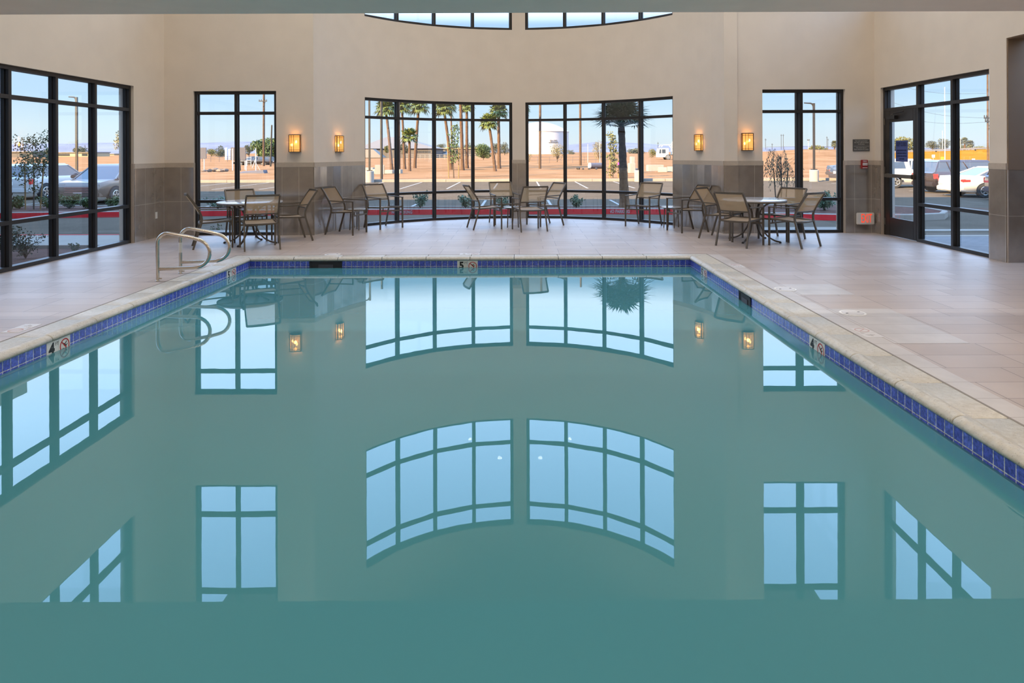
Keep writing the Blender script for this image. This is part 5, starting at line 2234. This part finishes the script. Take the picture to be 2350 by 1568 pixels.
# ------------------------------------------------------------------ vehicles (local +x is forward)
def wheel(t, x, y, r, w=.21):
    sg = 1 if y > 0 else -1
    mb = MB()
    ring = lambda rad, yy: [(x + rad * math.cos(2 * PI * j / 28), yy, r + rad * math.sin(2 * PI * j / 28)) for j in range(28)]
    mb.loft([ring(r * .62, y + sg * .0), ring(r * .95, y), ring(r, y - sg * .03), ring(r, y - sg * (w - .03)), ring(r * .9, y - sg * w)], cap=True)
    tyre = mb.build('wheel', M['rubber'], t, smooth=True)
    mb = MB()
    mb.loft([ring(r * .64, y + sg * .004), ring(r * .60, y + sg * .012), ring(r * .56, y + sg * .004)], cap=False)
    c = Vector((x, y + sg * .008, r))
    for k in range(5):
        a = 2 * PI * k / 5 + .3
        dv = Vector((math.cos(a), 0, math.sin(a)))
        mb.obox(c + dv * r * .3, dv * r * .3, Vector((-dv.z, 0, dv.x)) * r * .09, Vector((0, .008, 0)))
    mb.lathe([(.001, 0), (.001, 0)], 3, (x, y, r)) if False else None
    mb.build('rim', M['rim'], tyre)


CARS = {
    'sedan': dict(st=[(-2.36, .42, .82, .76), (-2.26, .27, 1.0, .86), (-1.6, .23, 1.04, .9), (-.9, .22, 1.0, .9), (.95, .22, .97, .9), (1.75, .24, .88, .88), (2.2, .27, .74, .82), (2.36, .36, .62, .70)],
                  g=[(-1.80, 1.24, .80, .98), (-.82, .38, .61, 1.40)], H=1.46, wx=(-1.38, 1.42), r=.33),
    'suv': dict(st=[(-2.36, .45, 1.05, .84), (-2.30, .34, 1.12, .92), (-1.6, .28, 1.13, .95), (-.9, .28, 1.12, .95), (.95, .28, 1.10, .95), (1.75, .30, 1.06, .93), (2.22, .34, .98, .88), (2.36, .40, .80, .80)],
                g=[(-2.28, 1.30, .86, 1.10), (-2.02, .42, .70, 1.66)], H=1.74, wx=(-1.40, 1.45), r=.37),
    'pickup': dict(st=[(-2.75, .50, 1.02, .88), (-2.70, .42, 1.10, .95), (-1.8, .36, 1.12, .97), (-.9, .34, 1.12, .97), (1.0, .34, 1.10, .97), (1.9, .36, 1.06, .95), (2.6, .38, .98, .90), (2.75, .46, .80, .84)],
                   g=[(-.75, 1.35, .86, 1.10), (-.60, .55, .70, 1.66)], H=1.74, wx=(-1.65, 1.75), r=.39, cap=True),
}


def car(kind_, name, label, cat, loc, heading, paint, group=None, grille=False, zs=.9):
    c = CARS[kind_]
    t = thing(name, label, cat, loc, heading, group)
    t.scale = (1, 1, zs)
    mb = MB()
    rings = []
    for x, zb, zt, w in c['st']:
        rings.append([(x, -w * .9, zb), (x, -w, zb + .18), (x, -w, zt - .16), (x, -w * .93, zt), (x, w * .93, zt), (x, w, zt - .16), (x, w, zb + .18), (x, w * .9, zb)])
    mb.loft(rings)
    (ga, gb, gw, gzb), (ra, rb_, rw, rz_) = c['g']
    # roof and pillars share the body
    mb.loft([[(ra - .03, -rw - .02, rz_ - .02), (rb_ + .03, -rw - .02, rz_ - .02), (rb_ + .03, rw + .02, rz_ - .02), (ra - .03, rw + .02, rz_ - .02)],
             [(ra + .1, -rw + .06, c['H']), (rb_ - .1, -rw + .06, c['H']), (rb_ - .1, rw - .06, c['H']), (ra + .1, rw - .06, c['H'])]])
    for sg in (-1, 1):
        for (xa, xb) in ((ga, ra), (gb, rb_), ((ga + gb) / 2 - .1, (ra + rb_) / 2 - .05), (ga + (gb - ga) * .22, ra + (rb_ - ra) * .16)):
            mb.tube([(xa, sg * gw, gzb - .02), (xb, sg * rw, rz_)], .035, 5)
    body = mb.build('body', M[paint], t, smooth=True)
    mb = MB()
    mb.loft([[(ga, -gw, gzb - .03), (gb, -gw, gzb - .03), (gb, gw, gzb - .03), (ga, gw, gzb - .03)], [(ra, -rw, rz_), (rb_, -rw, rz_), (rb_, rw, rz_), (ra, rw, rz_)]])
    mb.build('windows', M['car_glass'], t)
    if c.get('cap'):
        mb = MB()
        mb.loft([[(-2.7, -.93, 1.10), (-.78, -.93, 1.10), (-.78, .93, 1.10), (-2.7, .93, 1.10)], [(-2.55, -.78, 1.70), (-.78, -.78, 1.76), (-.78, .78, 1.76), (-2.55, .78, 1.70)]])
        cp = mb.build('bed_cap', M[paint], t, bevel=.03)
        for sg in (-1, 1):
            mb = MB()
            mb.raw([(-2.35, sg * .925, 1.18), (-1.05, sg * .925, 1.18), (-1.1, sg * .825, 1.58), (-2.25, sg * .825, 1.56)], [(0, 1, 2, 3)])
            mb.build('side_window', M['car_glass'], cp)
    x0 = c['st'][1][0]
    zt = c['st'][1][2]
    w0 = c['st'][1][3]
    for sg in (-1, 1):
        mb = MB()
        hh = .11 if kind_ == 'sedan' else .20
        mb.box(x0 - .05, x0 + (.30 if kind_ == 'sedan' else .14), sg * (w0 - .06) - .16 + .08, sg * (w0 - .06) + .16 - .08, zt - .16 - hh, zt - .16 + hh * .3)
        if kind_ == 'sedan':
            mb.box(x0 - .07, x0 + .06, sg * (w0 - .2) - .16, sg * (w0 - .2) + .16, zt - .16 - hh, zt - .16 + hh * .3)
        mb.build('tail_lamp', M['tail'], t, bevel=.02)
        for wx in c['wx']:
            ww = .90 if kind_ == 'sedan' else .95
            mb = MB()
            rr_ = c['r'] * 1.17
            arc_ = [(wx + rr_ * math.cos(PI * j / 14), c['r'] + rr_ * math.sin(PI * j / 14)) for j in range(15)]
            mb.raw([(x_, sg * (ww + .006), z_) for x_, z_ in arc_], [tuple(range(15))])
            mb.build('wheel_arch', M['dark'], t)
            wheel(t, wx, sg * (ww + .02), c['r'])
        mb = MB()
        xf = c['st'][-2][0]
        mb.box(xf - .18, xf + .09, sg * .66 - .16, sg * .66 + .16, c['st'][-2][2] - .24, c['st'][-2][2] - .08)
        mb.build('head_lamp', M['rim'], t, bevel=.02)
        mb = MB()
        mb.box(gb - .35, gb - .15, sg * (gw + .14) - .09, sg * (gw + .14) + .09, gzb + .02, gzb + .18)
        mb.build('mirror', M[paint], t, bevel=.03)
    mb = MB()
    xr = c['st'][0][0]
    zb_, zt_ = c['st'][0][1], c['st'][0][2]
    mb.box(xr - .012, xr + .01, -.17, .17, (zb_ + zt_) / 2 - .02, (zb_ + zt_) / 2 + .15)
    mb.build('licence_plate', M['white'], t)
    xf = c['st'][-1][0]
    if grille:
        for k in range(3):
            mb = MB()
            z = c['st'][-1][2] - .05 - .09 * k
            mb.box(xf - .06, xf + .02, -.52, .52, z - .02, z + .02)
            mb.build('grille_bar', M['chrome'], t, bevel=.006)
        mb = MB()
        mb.box(xf - .02, xf + .015, -.17, .17, .42, .54)
        mb.build('front_plate', M['white'], t)
    mb = MB()
    mb.box(xr - .05, xr + .25, -c['st'][1][3] + .03, c['st'][1][3] - .03, c['st'][1][1] + .02, c['st'][1][1] + .26)
    mb.box(xf - .25, xf + .05, -c['st'][-2][3] + .03, c['st'][-2][3] - .03, c['st'][-2][1] + .0, c['st'][-2][1] + .22)
    mb.build('bumper', M[paint], t, bevel=.04)
    return t


car('sedan', 'parked_sedan', 'white sedan parked beyond the exit door window', 'car', (18.85 + 2.36, 29.95, GZ), 0, 'car_white', 'cars in the right parking row')
car('suv', 'parked_suv', 'dark maroon black car with red tail lamp behind the white sedan', 'car', (19.5 + 2.36, 33.0, GZ), 0, 'car_dark', 'cars in the right parking row')
car('pickup', 'parked_pickup', 'white pickup with a covered bed seen through the door glass', 'pickup truck', (19.2 + 2.75, 37.8, GZ), 0, 'car_white', 'cars in the right parking row')
car('suv', 'parked_suv', 'dark blue car cut off by the wall in front of the white sedan', 'car', (19.15 + 2.36, 27.25, GZ), 0, 'car_blue', 'cars in the right parking row')
car('sedan', 'parked_sedan', 'dark grey sedan nearer of two in the right back window', 'car', (20.75 + 2.36, 44.9, GZ), 0, 'car_grey', 'cars in the right back window')
car('sedan', 'parked_sedan', 'dark grey sedan half hidden behind another in the right back window', 'car', (21.75 + 2.36, 47.6, GZ + .1), 0, 'car_grey', 'cars in the right back window')
car('suv', 'parked_van', 'white van seen from behind outside the left window', 'van', (-22.05, 29.5 + 2.36, GZ), R(90), 'car_white', 'cars outside the left window')
car('suv', 'parked_suv', 'large champagne car with a chrome grille facing the left window', 'car', (-17.2, 26.6 + 2.36, GZ), R(-90), 'car_tan', 'cars outside the left window', True)
car('pickup', 'distant_pickup', 'dark pickup crossing behind the utility poles', 'pickup truck', (at(584, 100), 100, pz(584, 381, 100)), R(180), 'car_black', zs=.8)
car('sedan', 'distant_car', 'small white car under the long building behind the palms', 'car', (at(1022, 215), 215, pz(1022, 357.5, 215)), 0, 'car_white')

# refuse truck
d = 140
t = thing('refuse_truck', 'white refuse truck facing left at the right of the curved window', 'truck', (at(1508, d), d, pz(1525, 367, d)))
mb = MB()
mb.loft([[(0, -1.2, .55), (2.1, -1.2, .55), (2.1, 1.2, .55), (0, 1.2, .55)], [(.0, -1.2, 1.3), (2.1, -1.2, 1.3), (2.1, 1.2, 1.3), (.0, 1.2, 1.3)], [(.22, -1.15, 2.35), (2.1, -1.15, 2.35), (2.1, 1.15, 2.35), (.22, 1.15, 2.35)]])
mb.build('cab', M['car_white'], t)
mb = MB()
mb.raw([(.75, -1.215, 1.35), (1.5, -1.215, 1.35), (1.5, -1.17, 2.15), (.75, -1.17, 2.15)], [(0, 1, 2, 3)])
mb.raw([(.15, -1.215, 1.35), (.6, -1.215, 1.35), (.6, -1.17, 2.15), (.3, -1.17, 2.15)], [(0, 1, 2, 3)])
mb.build('cab_window', M['car_glass'], t)
mb = MB()
mb.box(2.3, 9.5, -1.25, 1.25, .95, 1.1)
mb.build('chassis', M['dark_pole'], t)
mb = MB()
mb.loft([[(3.0, -1.25, 1.1), (9.5, -1.25, 1.1), (9.5, 1.25, 1.1), (3.0, 1.25, 1.1)], [(3.2, -1.25, 3.3), (9.5, -1.25, 3.6), (9.5, 1.25, 3.6), (3.2, 1.25, 3.3)], [(3.4, -.8, 4.0), (9.0, -.8, 4.1), (9.0, .8, 4.1), (3.4, .8, 4.0)]])
mb.build('hopper_body', M['car_white'], t)
mb = MB()
for y in (-1.25, 1.25):
    mb.tube([(3.4, y, 2.2), (2.6, y, 3.1), (.9, y, 3.0), (.6, y, 2.6)], .09, 6)
mb.build('lift_arm', M['car_white'], t)
for x in (2.0, 6.6, 8.0):
    for y in (-1.22, 1.22):
        wheel(t, x, y, .55, .3)
